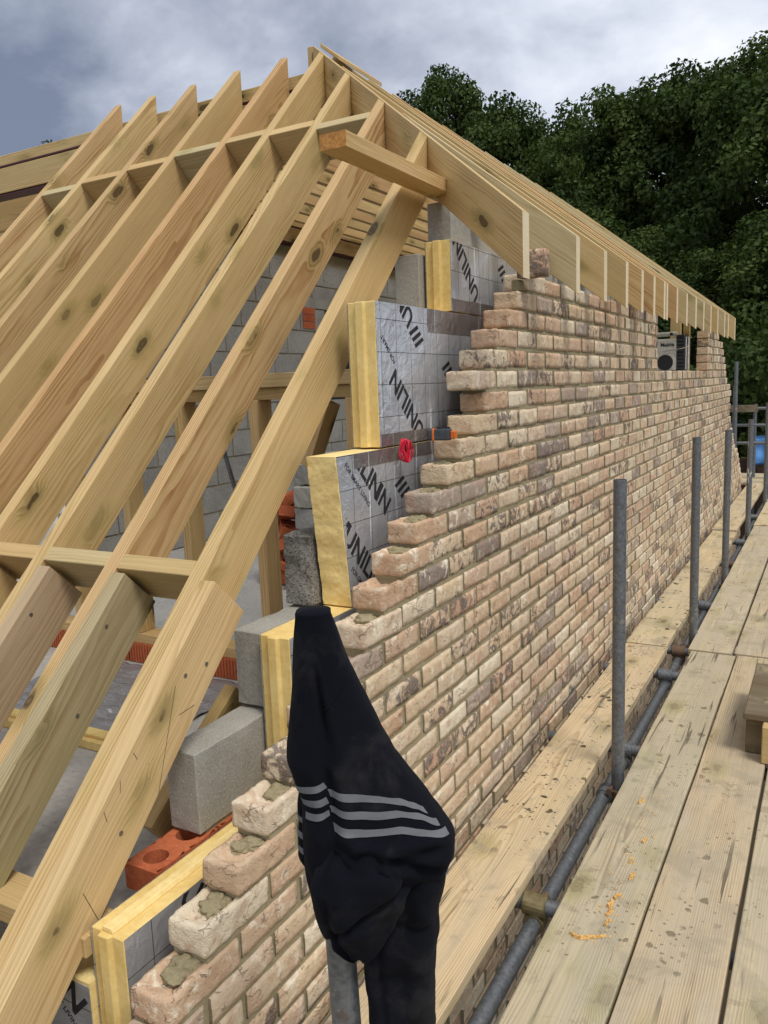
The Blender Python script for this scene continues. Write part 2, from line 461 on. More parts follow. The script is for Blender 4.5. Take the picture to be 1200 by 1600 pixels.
def leafmat():
    m, n = new_mat('oak_leaves')
    a = n.node('ShaderNodeAttribute', attribute_name='leaf_id').outputs['Fac']
    rv = n.node('ShaderNodeObjectInfo').outputs['Random']
    pos = n.node('ShaderNodeNewGeometry').outputs['Position']
    b = n.noise(pos, 0.55, 3, 0.5)
    f = n.math('ADD', n.math('MULTIPLY', a, 0.5), n.math('ADD', n.math('MULTIPLY', b, 0.5), n.math('MULTIPLY', rv, 0.12)))
    col = n.ramp(f, [(0.15, (0.012, 0.025, 0.009)), (0.45, (0.034, 0.058, 0.016)), (0.75, (0.068, 0.10, 0.026)), (1.0, (0.115, 0.145, 0.042))])
    fin(n, col, 0.7, 0, None, 0.12)
    tr = n.node('ShaderNodeBsdfTranslucent')
    n.link(n.mix(1.0, col, (1.2, 1.3, 0.5), 'MULTIPLY'), tr.inputs[0])
    mx = n.node('ShaderNodeMixShader')
    mx.inputs[0].default_value = 0.22
    n.link(n.p.outputs[0], mx.inputs[1])
    n.link(tr.outputs[0], mx.inputs[2])
    n.link(mx.outputs[0], n.out.inputs[0])
    return m


M_LEAF = leafmat()


# ------------------------------------------------------------------ object helpers
def tag(o, label=None, cat=None, group=None, kind=None):
    if label:
        o['label'] = label
    if cat:
        o['category'] = cat
    if group:
        o['group'] = group
    if kind:
        o['kind'] = kind
    return o


def empty(name, loc, label, cat, group=None):
    o = bpy.data.objects.new(name, None)
    o.empty_display_size = 0.1
    COL.objects.link(o)
    o.location = loc
    return tag(o, label, cat, group)


def link(name, me, parent=None, M=None):
    o = bpy.data.objects.new(name, me)
    COL.objects.link(o)
    M = M or Matrix.Identity(4)
    if parent is not None:
        o.parent = parent
        P = parent.matrix_basis.copy()
        g = parent.parent
        while g is not None:
            P = g.matrix_basis @ P
            g = g.parent
        M = P.inverted() @ M
    o.matrix_basis = M
    return o


def mesh(name, vs, fs, mat, M=None, smooth=False):
    """mesh data from world-space vertices; M is the object's own frame"""
    me = bpy.data.meshes.new(name)
    if M is not None:
        Mi = M.inverted()
        vs = [Mi @ Vector(v) for v in vs]
    me.from_pydata([tuple(v) for v in vs], [], fs)
    if mat:
        me.materials.append(mat)
    if smooth:
        me.polygons.foreach_set('use_smooth', [True] * len(me.polygons))
    me.update()
    return me


def fixn(me):
    bm = bmesh.new()
    bm.from_mesh(me)
    bmesh.ops.recalc_face_normals(bm, faces=bm.faces)
    bm.to_mesh(me)
    bm.free()
    return me


def part(name, vs, fs, mat, parent=None, M=None, smooth=False, bevel=0.0, segs=1):
    if M is None:
        c = sum((Vector(v) for v in vs), Vector()) / len(vs)
        M = Matrix.Translation(c)
    me = fixn(mesh(name, vs, fs, mat, M, smooth))
    o = link(name, me, parent, M)
    if bevel:
        b = o.modifiers.new('bevel', 'BEVEL')
        b.width = bevel
        b.segments = segs
        b.limit_method = 'ANGLE'
    return o


BOXF = [(0, 1, 2, 3), (7, 6, 5, 4), (0, 4, 5, 1), (1, 5, 6, 2), (2, 6, 7, 3), (3, 7, 4, 0)]


def boxv(x0, x1, y0, y1, z0, z1):
    return [(x0, y0, z0), (x1, y0, z0), (x1, y1, z0), (x0, y1, z0), (x0, y0, z1), (x1, y0, z1), (x1, y1, z1), (x0, y1, z1)]


def box(name, x0, x1, y0, y1, z0, z1, mat, parent=None, bevel=0.0, segs=1):
    return part(name, boxv(x0, x1, y0, y1, z0, z1), BOXF, mat, parent, bevel=bevel, segs=segs)


class MB:
    """collects shapes for one mesh"""
    def __init__(s):
        s.v, s.f = [], []

    def add(s, vs, fs):
        b = len(s.v)
        s.v += [Vector(v) for v in vs]
        s.f += [tuple(i + b for i in f) for f in fs]
        return s

    def box(s, *a):
        return s.add(boxv(*a), BOXF)

    def tube(s, pts, r, n=12, cap=True):
        pts = [Vector(p) for p in pts]
        rs = r if isinstance(r, (list, tuple)) else [r] * len(pts)
        vs, fs = [], []
        up = None
        for i, p in enumerate(pts):
            d = (pts[min(i + 1, len(pts) - 1)] - pts[max(i - 1, 0)]).normalized()
            if up is None:
                up = Vector((0, 0, 1)) if abs(d.z) < 0.9 else Vector((1, 0, 0))
            a = d.cross(up).normalized()
            b = a.cross(d).normalized()
            up = b
            for k in range(n):
                t = 2 * math.pi * k / n
                vs.append(p + (a * math.cos(t) + b * math.sin(t)) * rs[i])
        for i in range(len(pts) - 1):
            for k in range(n):
                k2 = (k + 1) % n
                fs.append((i * n + k, i * n + k2, (i + 1) * n + k2, (i + 1) * n + k))
        if cap:
            fs.append(tuple(range(n - 1, -1, -1)))
            fs.append(tuple(range((len(pts) - 1) * n, len(pts) * n)))
        return s.add(vs, fs)

    def build(s, name, mat, parent=None, M=None, smooth=False, bevel=0.0):
        return part(name, s.v, s.f, mat, parent, M, smooth, bevel)


def smooth_by_angle(o, ang=40):
    me = o.data
    me.polygons.foreach_set('use_smooth', [True] * len(me.polygons))
    try:
        me.set_sharp_from_angle(angle=R(ang))
    except Exception:
        pass
    return o


def frame(o, x, zhint):
    X = Vector(x).normalized()
    Y = Vector(zhint).cross(X).normalized()
    Z = X.cross(Y)
    return Matrix.Translation(Vector(o)) @ Matrix((X, Y, Z)).transposed().to_4x4()


def timber(name, a, b, mat, parent=None, bevel=0.0022, zhint=(0, 0, 1), cut=None):
    """a, b: the four corners (in matching order) of the two ends"""
    a = [Vector(p) for p in a]
    b = [Vector(p) for p in b]
    ca, cb = sum(a, Vector()) / 4, sum(b, Vector()) / 4
    M = frame(ca, cb - ca, zhint)
    vs = a + b
    fs = [(3, 2, 1, 0), (4, 5, 6, 7), (0, 1, 5, 4), (1, 2, 6, 5), (2, 3, 7, 6), (3, 0, 4, 7)]
    o = part(name, vs, fs, mat, parent, M, bevel=bevel)
    if cut:
        o.data.materials.append(cut)
        o.data.polygons[0].material_index = 1
    return o


def bar(name, p, q, w_, h_, mat, parent=None, up=(0, 0, 1), bevel=0.0022):
    """straight timber from p to q, w_ across, h_ deep"""
    p, q = Vector(p), Vector(q)
    d = (q - p).normalized()
    s = d.cross(Vector(up)).normalized() * (w_ / 2)
    u = s.cross(d).normalized() * (h_ / 2)
    return timber(name, [p - s - u, p + s - u, p + s + u, p - s + u], [q - s - u, q + s - u, q + s + u, q - s + u], mat, parent, bevel, up)


# ------------------------------------------------------------------ ground
tag(part('ground', [(-700, -700, -3.1), (700, -700, -3.1), (700, 700, -3.1), (-700, 700, -3.1)], [(0, 1, 2, 3)], M_GROUND), kind='structure')
fl = box('concrete_floor', -8.0, -0.375, 0.14, 11.0, -0.25, 0.0, M_CONC)
tag(fl, kind='structure')

# ------------------------------------------------------------------ long brick wall
NK = {15: 15, 16: 14, 17: 15, 18: 16, 19: 17, 20: 18, 21: 19}
END = {21: 8.08, 20: 8.28, 19: 8.37, 18: 8.55, 17: 8.72, 16: 8.81, 15: 8.92, 14: 9.13, 13: 9.27, 12: 9.10, 11: 9.21, 10: 9.10, 9: 9.22,
       8: 9.37, 7: 9.5, 6: 9.62, 5: 9.78, 4: 9.94, 3: 10.1, 2: 10.2, 1: 10.3, 0: 10.45, -1: 10.65}
OPEN0, OPEN1 = 4.82, 7.29
HB = 0.1125


def start_n(k):
    if k in NK:
        return NK[k]
    if k >= -3:
        return k
    return -4 if k % 2 == 0 else -3


def brick_mesh(seed, L=0.215, frog=False, nx=5, ny=11, nz=4):
    """one stock brick, centred, rounded arrises and uneven faces; long side along y"""
    q = random.Random(seed)
    Wd, H = 0.1025, 0.065
    bm = bmesh.new()
    bmesh.ops.create_cube(bm, size=1.0)
    for ax, c in ((0, nx), (1, ny), (2, nz)):
        for i in range(1, c):
            co = Vector((0, 0, 0))
            co[ax] = -0.5 + i / c
            no = Vector((0, 0, 0))
            no[ax] = 1
            bmesh.ops.bisect_plane(bm, geom=bm.verts[:] + bm.edges[:] + bm.faces[:], plane_co=co, plane_no=no)
    so = Vector((q.random() * 50, q.random() * 50, q.random() * 50))
    for v in bm.verts:
        p = Vector((v.co.x * Wd, v.co.y * L, v.co.z * H))
        # round the arrises with an uneven radius
        rad = 0.006 + 0.005 * noise.noise(p * 30 + so)
        inn = Vector((max(-Wd / 2 + rad, min(Wd / 2 - rad, p.x)), max(-L / 2 + rad, min(L / 2 - rad, p.y)), max(-H / 2 + rad, min(H / 2 - rad, p.z))))
        d = p - inn
        if d.length > 1e-6:
            p = inn + d.normalized() * rad
        nv = noise.noise_vector(p * 24 + so)
        nv2 = noise.noise_vector(p * 70 + so)
        p += Vector((nv.x * 0.0028 + nv2.x * 0.0016, nv.y * 0.0022 + nv2.y * 0.0012, nv.z * 0.0018 + nv2.z * 0.0012))
        if frog and v.co.z > 0.49:
            ex, ey = abs(v.co.x) * Wd, abs(v.co.y) * L
            fx = min(1.0, max(0.0, (0.034 - ex) / 0.007)) * min(1.0, max(0.0, (0.088 - ey) / 0.008))
            p.z -= fx * (0.017 + 0.004 * noise.noise(p * 60 + so)) - 0.002 * noise.noise(p * 90 + so)
        v.co = p
    me = bpy.data.meshes.new('brick')
    bm.to_mesh(me)
    bm.free()
    me.materials.append(M_BRICK)
    me.materials.append(M_PERP)
    if not frog and seed < 700:
        for p in me.polygons:
            if abs(p.normal.y) > 0.75:
                p.material_index = 1
    me.polygons.foreach_set('use_smooth', [True] * len(me.polygons))
    return me


bricks = []                                   # (y0, length, k, first)
for k in range(-41, 22):
    n0 = start_n(k)
    end = END.get(k, 10.75)
    segs = [(n0 * HB, end)]
    if k >= 17:
        segs = [(n0 * HB, OPEN0), (OPEN1, end)]
    for si, (a, b) in enumerate(segs):
        y = a
        first = si == 0
        if si == 1 and k % 2:
            bricks.append((y, 0.1025, k, False))
            y += HB
        while y < b - 0.045:
            L = min(0.215, b - y) if (k >= 17 and si == 0) else 0.215
            bricks.append((y, L, k, first))
            first = False
            y += 0.225
CRI = CR.transposed()


def in_view(p):
    d = CRI @ (Vector(p) - CAM)
    if d.z > -0.1:
        return False
    u, v = 600 + 1254.36 * d.x / -d.z, 800 - 1254.36 * d.y / -d.z
    return -30 < u < 1230 and -30 < v < 1650


cand = []
for i, (y, L, k, first) in enumerate(bricks):
    c = Vector((0, y + L / 2, k * 0.075 + 0.0325))
    if k >= -6 and L > 0.2 and in_view(c) and not (c.z < -0.31 and c.y > 0.85):
        d = (c - CAM)
        cand.append((abs(d.x) / d.length ** 3 - (0 if not first else -9), i))
cand.sort(reverse=True)
single = set(i for _, i in cand[:299])
wall = empty('brick_wall', (0, 0, -3.1), 'long wall of mixed buff and grey stock bricks, stepped at its near end beside the scaffold', 'brick wall')
BV = [brick_mesh(100 + i) for i in range(9)]
BF = [brick_mesh(300 + i, frog=True, nx=14, ny=28, nz=7) for i in range(6)]
sv, sf, sid, smi = [], [], [], []
q = random.Random(3)
for i, (y, L, k, first) in enumerate(bricks):
    jx, jz, jy = q.uniform(-0.0025, 0.0025), q.uniform(-0.0022, 0.0022), q.uniform(-0.002, 0.002)
    c = Vector((-0.05125 + jx, y + L / 2 + jy, k * 0.075 + 0.0325 + jz))
    rz = q.uniform(-0.012, 0.012)
    if i in single:
        me = BF[q.randrange(6)] if first else BV[q.randrange(9)]
        M = Matrix.Translation(c) @ Matrix.Rotation(rz + (math.pi if (q.random() < 0.5) else 0), 4, 'Z') @ Matrix.Rotation(q.uniform(-0.01, 0.01), 4, 'X')
        link('brick', me, wall, M)
    else:
        b = len(sv)
        r_ = 0.006
        hx, hy, hz = 0.05125, L / 2, 0.0325
        # outer face as an uneven raised panel, then the four returns
        lo = [(hx - r_, -hy, -hz), (hx - r_, hy, -hz), (hx - r_, hy, hz), (hx - r_, -hy, hz)]
        up = []
        for (sy_, sz_) in ((-1, -1), (1, -1), (1, 1), (-1, 1)):
            up.append((hx + q.uniform(-0.002, 0.002), sy_ * (hy - r_ - q.uniform(0, 0.006)), sz_ * (hz - r_ * 0.6 - q.uniform(0, 0.004))))
        bk = [(-hx, -hy, -hz), (-hx, hy, -hz), (-hx, hy, hz), (-hx, -hy, hz)]
        for p in lo + up + bk:
            sv.append(c + Vector(p))
        F = [(4, 5, 6, 7), (0, 1, 5, 4), (1, 2, 6, 5), (2, 3, 7, 6), (3, 0, 4, 7), (8, 9, 1, 0), (9, 10, 2, 1), (10, 11, 3, 2), (11, 8, 0, 3)]
        if L < 0.2 or True:
            F.append((11, 10, 9, 8))
        ident = q.random()
        for f in F:
            sf.append(tuple(j + b for j in f))
            sid.append(ident)
        exposed = first or abs(y - OPEN1) < 1e-6
        smi += [0, 0, 0, 0, 0 if exposed else 1, 0, 0, 0, 0 if exposed else 1, 0]
me = mesh('bricks', sv, sf, M_BRICKS)
me.materials.append(M_PERP)
me.polygons.foreach_set('material_index', smi)
at = me.attributes.new('brick_id', 'FLOAT', 'FACE')
at.data.foreach_set('value', sid)
far_bricks = link('bricks', fixn(me), wall)
far_bricks['kind'] = 'stuff'
# mortar: one bed-and-perpend core per course, set back from the brick faces
mb = MB()
for k in range(-41, 22):
    n0 = start_n(k)
    end = END.get(k, 10.75)
    nlow = start_n(k - 1) if k > -41 else n0
    segs = [(n0 * HB, end)]
    if k >= 17:
        segs = [(n0 * HB, OPEN0), (OPEN1, end)]
    for si, (a, b) in enumerate(segs):
        ins = 0.012
        mb.box(-0.094, -0.0055, a + ins, b - ins, k * 0.075 - 0.002, k * 0.075 + 0.036)
        a2 = max(a, start_n(min(21, k + 1)) * HB) if si == 0 else a
        mb.box(-0.093, -0.0060, a2 + ins, b - ins, k * 0.075 + 0.036, k * 0.075 + 0.063)
        bb = max(a, nlow * HB) if si == 0 else a
        mb.box(-0.096, -0.0045, bb + 0.010, b - 0.010, k * 0.075 - 0.0115, k * 0.075 + 0.002)
mo = mb.build('mortar', M_MORTAR, wall)
# mortar squeezed out and left in the frogs on the stepped end
for k in list(range(-1, 5)) + [7, 9, 10, 11, 12]:
    y1 = start_n(k + 1) * HB
    bm = bmesh.new()
    for j in range(3):
        ret = bmesh.ops.create_icosphere(bm, subdivisions=4, radius=1.0)
        cx, cy = -0.052 + q.uniform(-0.012, 0.012), y1 + 0.010 - j * q.uniform(0.010, 0.022)
        s_ = Vector((q.uniform(0.024, 0.036), q.uniform(0.018, 0.034), q.uniform(0.010, 0.017)))
        so = q.random() * 40
        for v in ret['verts']:
            o3 = Vector((so, so * 2, 0))
            nn = 1 + 0.45 * noise.noise(v.co * 1.5 + o3) + 0.22 * noise.noise(v.co * 4 + o3) + 0.10 * noise.noise(v.co * 10 + o3)
            v.co = Vector((cx + v.co.x * s_.x * nn, cy + v.co.y * s_.y * nn, k * 0.075 + 0.052 + v.co.z * s_.z * nn))
    me = bpy.data.meshes.new('mortar_dab')
    bm.to_mesh(me)
    bm.free()
    me.materials.append(M_MORTAR)
    me.polygons.foreach_set('use_smooth', [True] * len(me.polygons))
    link('mortar_dab', me, wall)
# ragged grey mortar packed under the rafters along the wall head
mb = MB()
y = 2.36
while y < 7.9:
    if not (OPEN0 - 0.05 < y < OPEN1):
        mb.box(-0.09, -0.012 - q.uniform(0, 0.012), y, y + q.uniform(0.10, 0.16), 1.637, 1.655 + q.uniform(0.0, 0.03))
    y += 0.17
mb.build('mortar_packing', M_BLOCK, wall)

# loose brick stood on the wall head
me = brick_mesh(777, nx=6, ny=12, nz=5)
me.name = 'loose_brick'
lb = link('loose_brick', me, None, Matrix.Translation((0.046, 2.075, 1.664)) @ Matrix.Rotation(R(5), 4, 'Z') @ Matrix.Rotation(R(90), 4, 'Z') @ Matrix.Rotation(R(90), 4, 'Y') @ Matrix.Diagonal((1, 0.52, 1, 1)))
box('mortar_packing', -0.040, -0.004, 2.06, 2.115, 1.566, 1.611, M_MORTAR, wall, bevel=0.006)
tag(lb, 'rough broken brown brick wedged loose on the wall head behind the hip rafter end', 'brick')

# ------------------------------------------------------------------ inner leaf of concrete blocks
inner = empty('block_wall', (-0.32, 0.4, 0.0), 'stepped inner leaf of grey concrete blocks rising behind the yellow insulation boards', 'block wall')


def rough_block(name, x0, x1, y0, y1, z0, z1, mat, parent, seed, amp=0.0012, res=0.03, label=None):
    qq = Vector((seed * 3.1, seed * 1.7, seed * 0.9))
    nx, ny, nz = [max(1, int(round(d / res))) for d in (x1 - x0, y1 - y0, z1 - z0)]
    bm = bmesh.new()
    bmesh.ops.create_cube(bm, size=1.0)
    for ax, c in ((0, nx), (1, ny), (2, nz)):
        for i in range(1, c):
            co = Vector((0, 0, 0))
            co[ax] = -0.5 + i / c
            no = Vector((0, 0, 0))
            no[ax] = 1
            bmesh.ops.bisect_plane(bm, geom=bm.verts[:] + bm.edges[:] + bm.faces[:], plane_co=co, plane_no=no)
    D = Vector((x1 - x0, y1 - y0, z1 - z0))
    for v in bm.verts:
        p = Vector((v.co.x * D.x, v.co.y * D.y, v.co.z * D.z))
        e = sum(1 for a in range(3) if abs(abs(v.co[a]) - 0.5) < 1e-4)
        if e >= 2:
            p *= 1 - 0.0035 / max(0.05, p.length) * (0.5 + 1.3 * max(0, noise.noise(p * 30 + qq)))
        p += noise.noise_vector(p * 45 + qq) * amp
        v.co = p
    me = bpy.data.meshes.new(name)
    bm.to_mesh(me)
    bm.free()
    me.materials.append(mat)
    o = link(name, me, parent, Matrix.Translation(((x0 + x1) / 2, (y0 + y1) / 2, (z0 + z1) / 2)))
    if label:
        o['label'] = label
    b = o.modifiers.new('bevel', 'BEVEL')
    b.width = 0.003
    b.limit_method = 'ANGLE'
    b.angle_limit = R(50)
    return o


courses = [(0.13, 0.345, 0.40, M_BLOCK), (0.355, 0.57, 0.69, M_BLOCK), (0.58, 0.795, 0.94, M_BLOCKR), (0.805, 1.02, 1.19, M_BLOCKD), (1.03, 1.245, 1.40, M_BLOCKD),
           (1.255, 1.47, 1.55, M_BLOCK), (1.48, 1.695, 1.72, M_BLOCK), (1.705, 1.915, 1.95, M_BLOCKD)]
mb = MB()
sd_ = 1
for ci, (z0, z1, y0, mt) in enumerate(courses):
    y = y0
    first = True
    while y < 8.6:
        L = 0.44 if not first else (0.44 if ci != 2 else 0.25)
        if not (z1 > 1.27 and OPEN0 - 0.4 < y + L / 2):
            dx = 0.028 if ci == 7 and first else 0.0
            if y < 3.2:
                rough_block('concrete_block', -0.366 + dx, -0.266 + dx, y, y + L, z0, z1, mt if first else M_BLOCKD, inner, sd_, amp=0.006 if mt is M_BLOCKR else 0.0011,
                            label='rough open-textured dark block' if (ci == 2 and first) else None)
            else:
                mb.box(-0.366, -0.266, y, y + L, z0, z1)
        sd_ += 1
        y += L + 0.01
        first = False
bw = mb.build('concrete_blocks', M_BLOCKD, inner)
bw['kind'] = 'stuff'
mb = MB()
for ci, (z0, z1, y0, mt) in enumerate(courses):
    mb.box(-0.360, -0.272, y0 + 0.03, 4.6 if z1 > 1.27 else 8.6, z0 - 0.0105, z0 + 0.02)
mb.build('mortar', M_MORTAR, inner)


def clay_brick(name, M, parent, holes=True, label=None):
    """red perforated clay brick, long side along local y"""
    bm = bmesh.new()
    Wd, L, H = 0.1025, 0.215, 0.065
    N = 16
    outer = [(-Wd / 2, -L / 2), (Wd / 2, -L / 2), (Wd / 2, L / 2), (-Wd / 2, L / 2)]
    cs = [-0.055, 0.055] if holes else []
    rad = 0.031
    # strips across the top between holes
    def quad(pts):
        bm.faces.new([bm.verts.new(p) for p in pts])
    for z, flip in ((H / 2, False), (-H / 2, True)):
        ys = [-L / 2] + [c + d for c in cs for d in (-0.045, 0.045)] + [L / 2]
        for a, b in [(ys[2 * t_], ys[2 * t_ + 1]) for t_ in range(len(ys) // 2)]:
            quad([(-Wd / 2, a, z), (Wd / 2, a, z), (Wd / 2, b, z), (-Wd / 2, b, z)])
        for c in cs:
            ring = [Vector((rad * math.cos(2 * math.pi * t / N), c + rad * math.sin(2 * math.pi * t / N), z)) for t in range(N)]
            sq = []
            for t in range(N):
                ca, sa = math.cos(2 * math.pi * t / N), math.sin(2 * math.pi * t / N)
                m_ = max(abs(ca) / (Wd / 2), abs(sa) / 0.045)
                sq.append(Vector((ca / m_, c + sa / m_, z)))
            for t in range(N):
                quad([ring[t], sq[t], sq[(t + 1) % N], ring[(t + 1) % N]])
    for c in cs:
        for t in range(N):
            a0, a1 = 2 * math.pi * t / N, 2 * math.pi * (t + 1) / N
            quad([(rad * math.cos(a0), c + rad * math.sin(a0), -H / 2), (rad * math.cos(a1), c + rad * math.sin(a1), -H / 2),
                  (rad * math.cos(a1), c + rad * math.sin(a1), H / 2), (rad * math.cos(a0), c + rad * math.sin(a0), H / 2)])
    for i in range(4):
        (xa, ya), (xb, yb) = outer[i], outer[(i + 1) % 4]
        quad([(xa, ya, -H / 2), (xb, yb, -H / 2), (xb, yb, H / 2), (xa, ya, H / 2)])
    bmesh.ops.remove_doubles(bm, verts=bm.verts, dist=1e-5)
    bmesh.ops.recalc_face_normals(bm, faces=bm.faces)
    me = bpy.data.meshes.new(name)
    bm.to_mesh(me)
    bm.free()
    me.materials.append(M_CLAY)
    o = link(name, me, parent, M)
    if label:
        o['label'] = label
    return o


cb = clay_brick('clay_brick', Matrix.Translation((-0.313, 0.350, 0.0895)), inner, label='orange perforated clay brick under the lowest block')
for j in range(1, 6):
    o = cb.copy()
    COL.objects.link(o)
    o.parent = inner
    o.location.y += j * 0.225

# ------------------------------------------------------------------ insulation boards
def text_mesh(body, size, bold=0.0):
    cu = bpy.data.curves.new('txt', 'FONT')
    cu.body = body
    cu.size = size
    cu.offset = bold
    cu.extrude = 0.0002
    cu.align_x = 'LEFT'
    cu.resolution_u = 3
    ob = bpy.data.objects.new('txt', cu)
    COL.objects.link(ob)
    dg = bpy.context.evaluated_depsgraph_get()
    dg.update()
    me = bpy.data.meshes.new_from_object(ob.evaluated_get(dg))
    bpy.data.objects.remove(ob)
    me.materials.clear()
    me.materials.append(M_INK)
    return me


def clip_mesh(me, M, planes):
    """cut printed matter at the board's edges; planes are (point, outward normal) in world space"""
    bm = bmesh.new()
    bm.from_mesh(me)
    bm.transform(M)
    for co, no in planes:
        bmesh.ops.bisect_plane(bm, geom=bm.verts[:] + bm.edges[:] + bm.faces[:], plane_co=co, plane_no=no, clear_outer=True)
    bm.transform(M.inverted())
    me2 = bpy.data.meshes.new(me.name)
    bm.to_mesh(me2)
    bm.free()
    me2.materials.append(M_INK)
    return me2


def print_on(board, frame_fn, items, planes=()):
    """items: (kind, a, b, angle, size[, text]) in the facing's own plane"""
    for it in items:
        kind, a, b, ang, size = it[:5]
        M = frame_fn(a, b, R(ang))
        if kind == 'logo':
            mb = MB()
            for j in range(3):
                x0 = j * size * 0.30
                sl = size * 0.26
                mb.add([(x0, size * (0.05 + 0.0 * j), 0.0003), (x0 + size * 0.17, size * 0.05, 0.0003), (x0 + size * 0.17 + sl, size * 0.75, 0.0003), (x0 + sl, size * 0.75, 0.0003)], [(0, 1, 2, 3)])
            me = mesh('printed_logo', mb.v, mb.f, M_INK)
            nm = 'printed_logo'
        else:
            me = text_mesh(it[5], size, bold=size * (0.028 if size > 0.04 else 0.012))
            nm = 'printed_lettering'
        me.name = nm
        link(nm, clip_mesh(me, M, planes), board, M)


def side_frame(a, b, ang):                       # facing +x, plane at x=-0.1544
    c, s = math.cos(ang), math.sin(ang)
    return Matrix(((0, 0, 1, -0.1543), (c, -s, 0, a), (s, c, 0, b), (0, 0, 0, 1)))


def insulation(y0, z0, z1, label, cut=False, toptongue=False, L=1.2):
    b = empty('insulation_board', (-0.205, y0, z0), label, 'insulation board', 'foil faced insulation boards stepped up in the cavity')
    xi, xo = -0.2545, -0.1555
    t = 0.014
    if cut:
        # hand sawn end: a wavering rough face
        N, Mz = 16, 70
        vs, fs = [], []
        for j in range(Mz + 1):
            for i in range(N + 1):
                x = xi + (xo - xi) * i / N
                z = z0 + (z1 - z0) * j / Mz
                y = y0 + 0.05 * (1 - j / Mz) + 0.005 * noise.noise(Vector((x * 14, 3, z * 22))) + 0.0018 * noise.noise(Vector((x * 50, 9, z * 90)))
                vs.append((x, y, z))
        for j in range(Mz):
            for i in range(N):
                a = j * (N + 1) + i
                fs.append((a, a + 1, a + N + 2, a + N + 1))
        nb = len(vs)
        for (j, i) in ((0, 0), (0, N), (Mz, N), (Mz, 0)):
            x = xi + (xo - xi) * i / N
            z = z0 + (z1 - z0) * j / Mz
            vs.append((x, y0 + L, z))
        fs.append((nb, nb + 3, nb + 2, nb + 1))
        fs.append(tuple(range(0, N + 1)) + (nb + 1, nb))
        fs.append(tuple(Mz * (N + 1) + i for i in range(N, -1, -1)) + (nb + 3, nb + 2))
        fs.append(tuple(j * (N + 1) for j in range(Mz, -1, -1)) + (nb, nb + 3))
        fs.append(tuple(j * (N + 1) + N for j in range(0, Mz + 1)) + (nb + 2, nb + 1))
        smooth_by_angle(part('foam_core', vs, fs, M_FOAMC, b), 50)
        fy = y0 + 0.012
    else:
        wv = xo - xi
        pr = [(xi, y0 + t), (xi + wv * 0.30, y0 + t), (xi + wv * 0.34, y0), (xi + wv * 0.62, y0), (xi + wv * 0.66, y0 + t * 0.7), (xo, y0 + t * 0.7), (xo, y0 + L), (xi, y0 + L)]
        zt = z1
        n_ = len(pr)
        vs = [(x, y, z0) for x, y in pr] + [(x, y, zt) for x, y in pr]
        fs = [tuple(range(n_ - 1, -1, -1)), tuple(range(n_, 2 * n_))] + [(i, (i + 1) % n_, n_ + (i + 1) % n_, n_ + i) for i in range(n_)]
        part('foam_core', vs, fs, M_FOAM, b, bevel=0.002)
        if toptongue:
            part('foam_tongue', [(xi + wv * 0.30, y0 + t, z1), (xi + wv * 0.66, y0 + t, z1), (xi + wv * 0.66, y0 + L, z1), (xi + wv * 0.30, y0 + L, z1),
                                 (xi + wv * 0.36, y0 + t, z1 + 0.012), (xi + wv * 0.60, y0 + t, z1 + 0.012), (xi + wv * 0.60, y0 + L, z1 + 0.012), (xi + wv * 0.36, y0 + L, z1 + 0.012)],
                 BOXF, M_FOAMC, b, bevel=0.002)
        fy = y0 + t * 0.7 + 0.002
    # facings: slightly wavy thin sheets
    for x, sgn in ((xo, 1), (xi, -1)):
        vs, fs = [], []
        NY, NZ = 24, 9
        for j in range(NZ + 1):
            for i in range(NY + 1):
                y = fy + (y0 + L - fy) * i / NY
                if cut and i == 0:
                    y = y0 + 0.05 * (1 - j / NZ) + 0.004
                z = z0 + (z1 - z0) * j / NZ
                vs.append((x + sgn * 0.0003, y, z))
        o_ = len(vs)
        vs += [(vx + sgn * 0.0006, vy, vz) for vx, vy, vz in vs]
        for j in range(NZ):
            for i in range(NY):
                a = j * (NY + 1) + i
                fs.append((a, a + 1, a + NY + 2, a + NY + 1))
                fs.append((a + o_, a + NY + 1 + o_, a + NY + 2 + o_, a + 1 + o_))
        part('foil_facing', vs, fs, M_FOIL, b)
    pl_ = [(Vector((0, fy + (0.01 if not cut else 0.03), 0)), Vector((0, -1, 0))), (Vector((0, 0, z0 + 0.004)), Vector((0, 0, -1))), (Vector((0, 0, z1 - 0.003)), Vector((0, 0, 1)))]
    return b, pl_


CH = 0.088           # text size giving about 65 mm capitals
bA, pA = insulation(0.034, -0.33, 0.118, 'lowest yellow foam board with foil face, beside the orange perforated brick', toptongue=True)
print_on(bA, side_frame, [('logo', 0.13, 0.17, -45, CH), ('text', 0.20, 0.10, -45, CH, 'UNILIN')], pA)
bE, pE = insulation(0.655, 0.135, 0.575, 'yellow foam board with grooved edge just behind the top of the black jumper')
bB, pB = insulation(0.93, 0.58, 1.03, 'foil faced board with rough hand sawn yellow end beside the dark open textured block', cut=True)
print_on(bB, side_frame, [('logo', 0.885, 0.845, -45, CH), ('text', 0.945, 0.790, -47, CH, 'UNILIN'), ('text', 0.985, 0.69, -47, 0.022, 'FOR SMART LIVING'),
                          ('text', 0.955, 1.085, -47, CH, 'UNILIN'), ('text', 0.975, 1.0, -47, 0.022, 'FOR SMART LIVING'),
                          ('logo', 1.27, 0.905, -47, CH), ('text', 1.25, 0.86, 133, CH, 'NI')], pB)
bC, pC = insulation(1.18, 1.036, 1.48, 'tall foil faced board with upside down lettering, standing above the red twine')
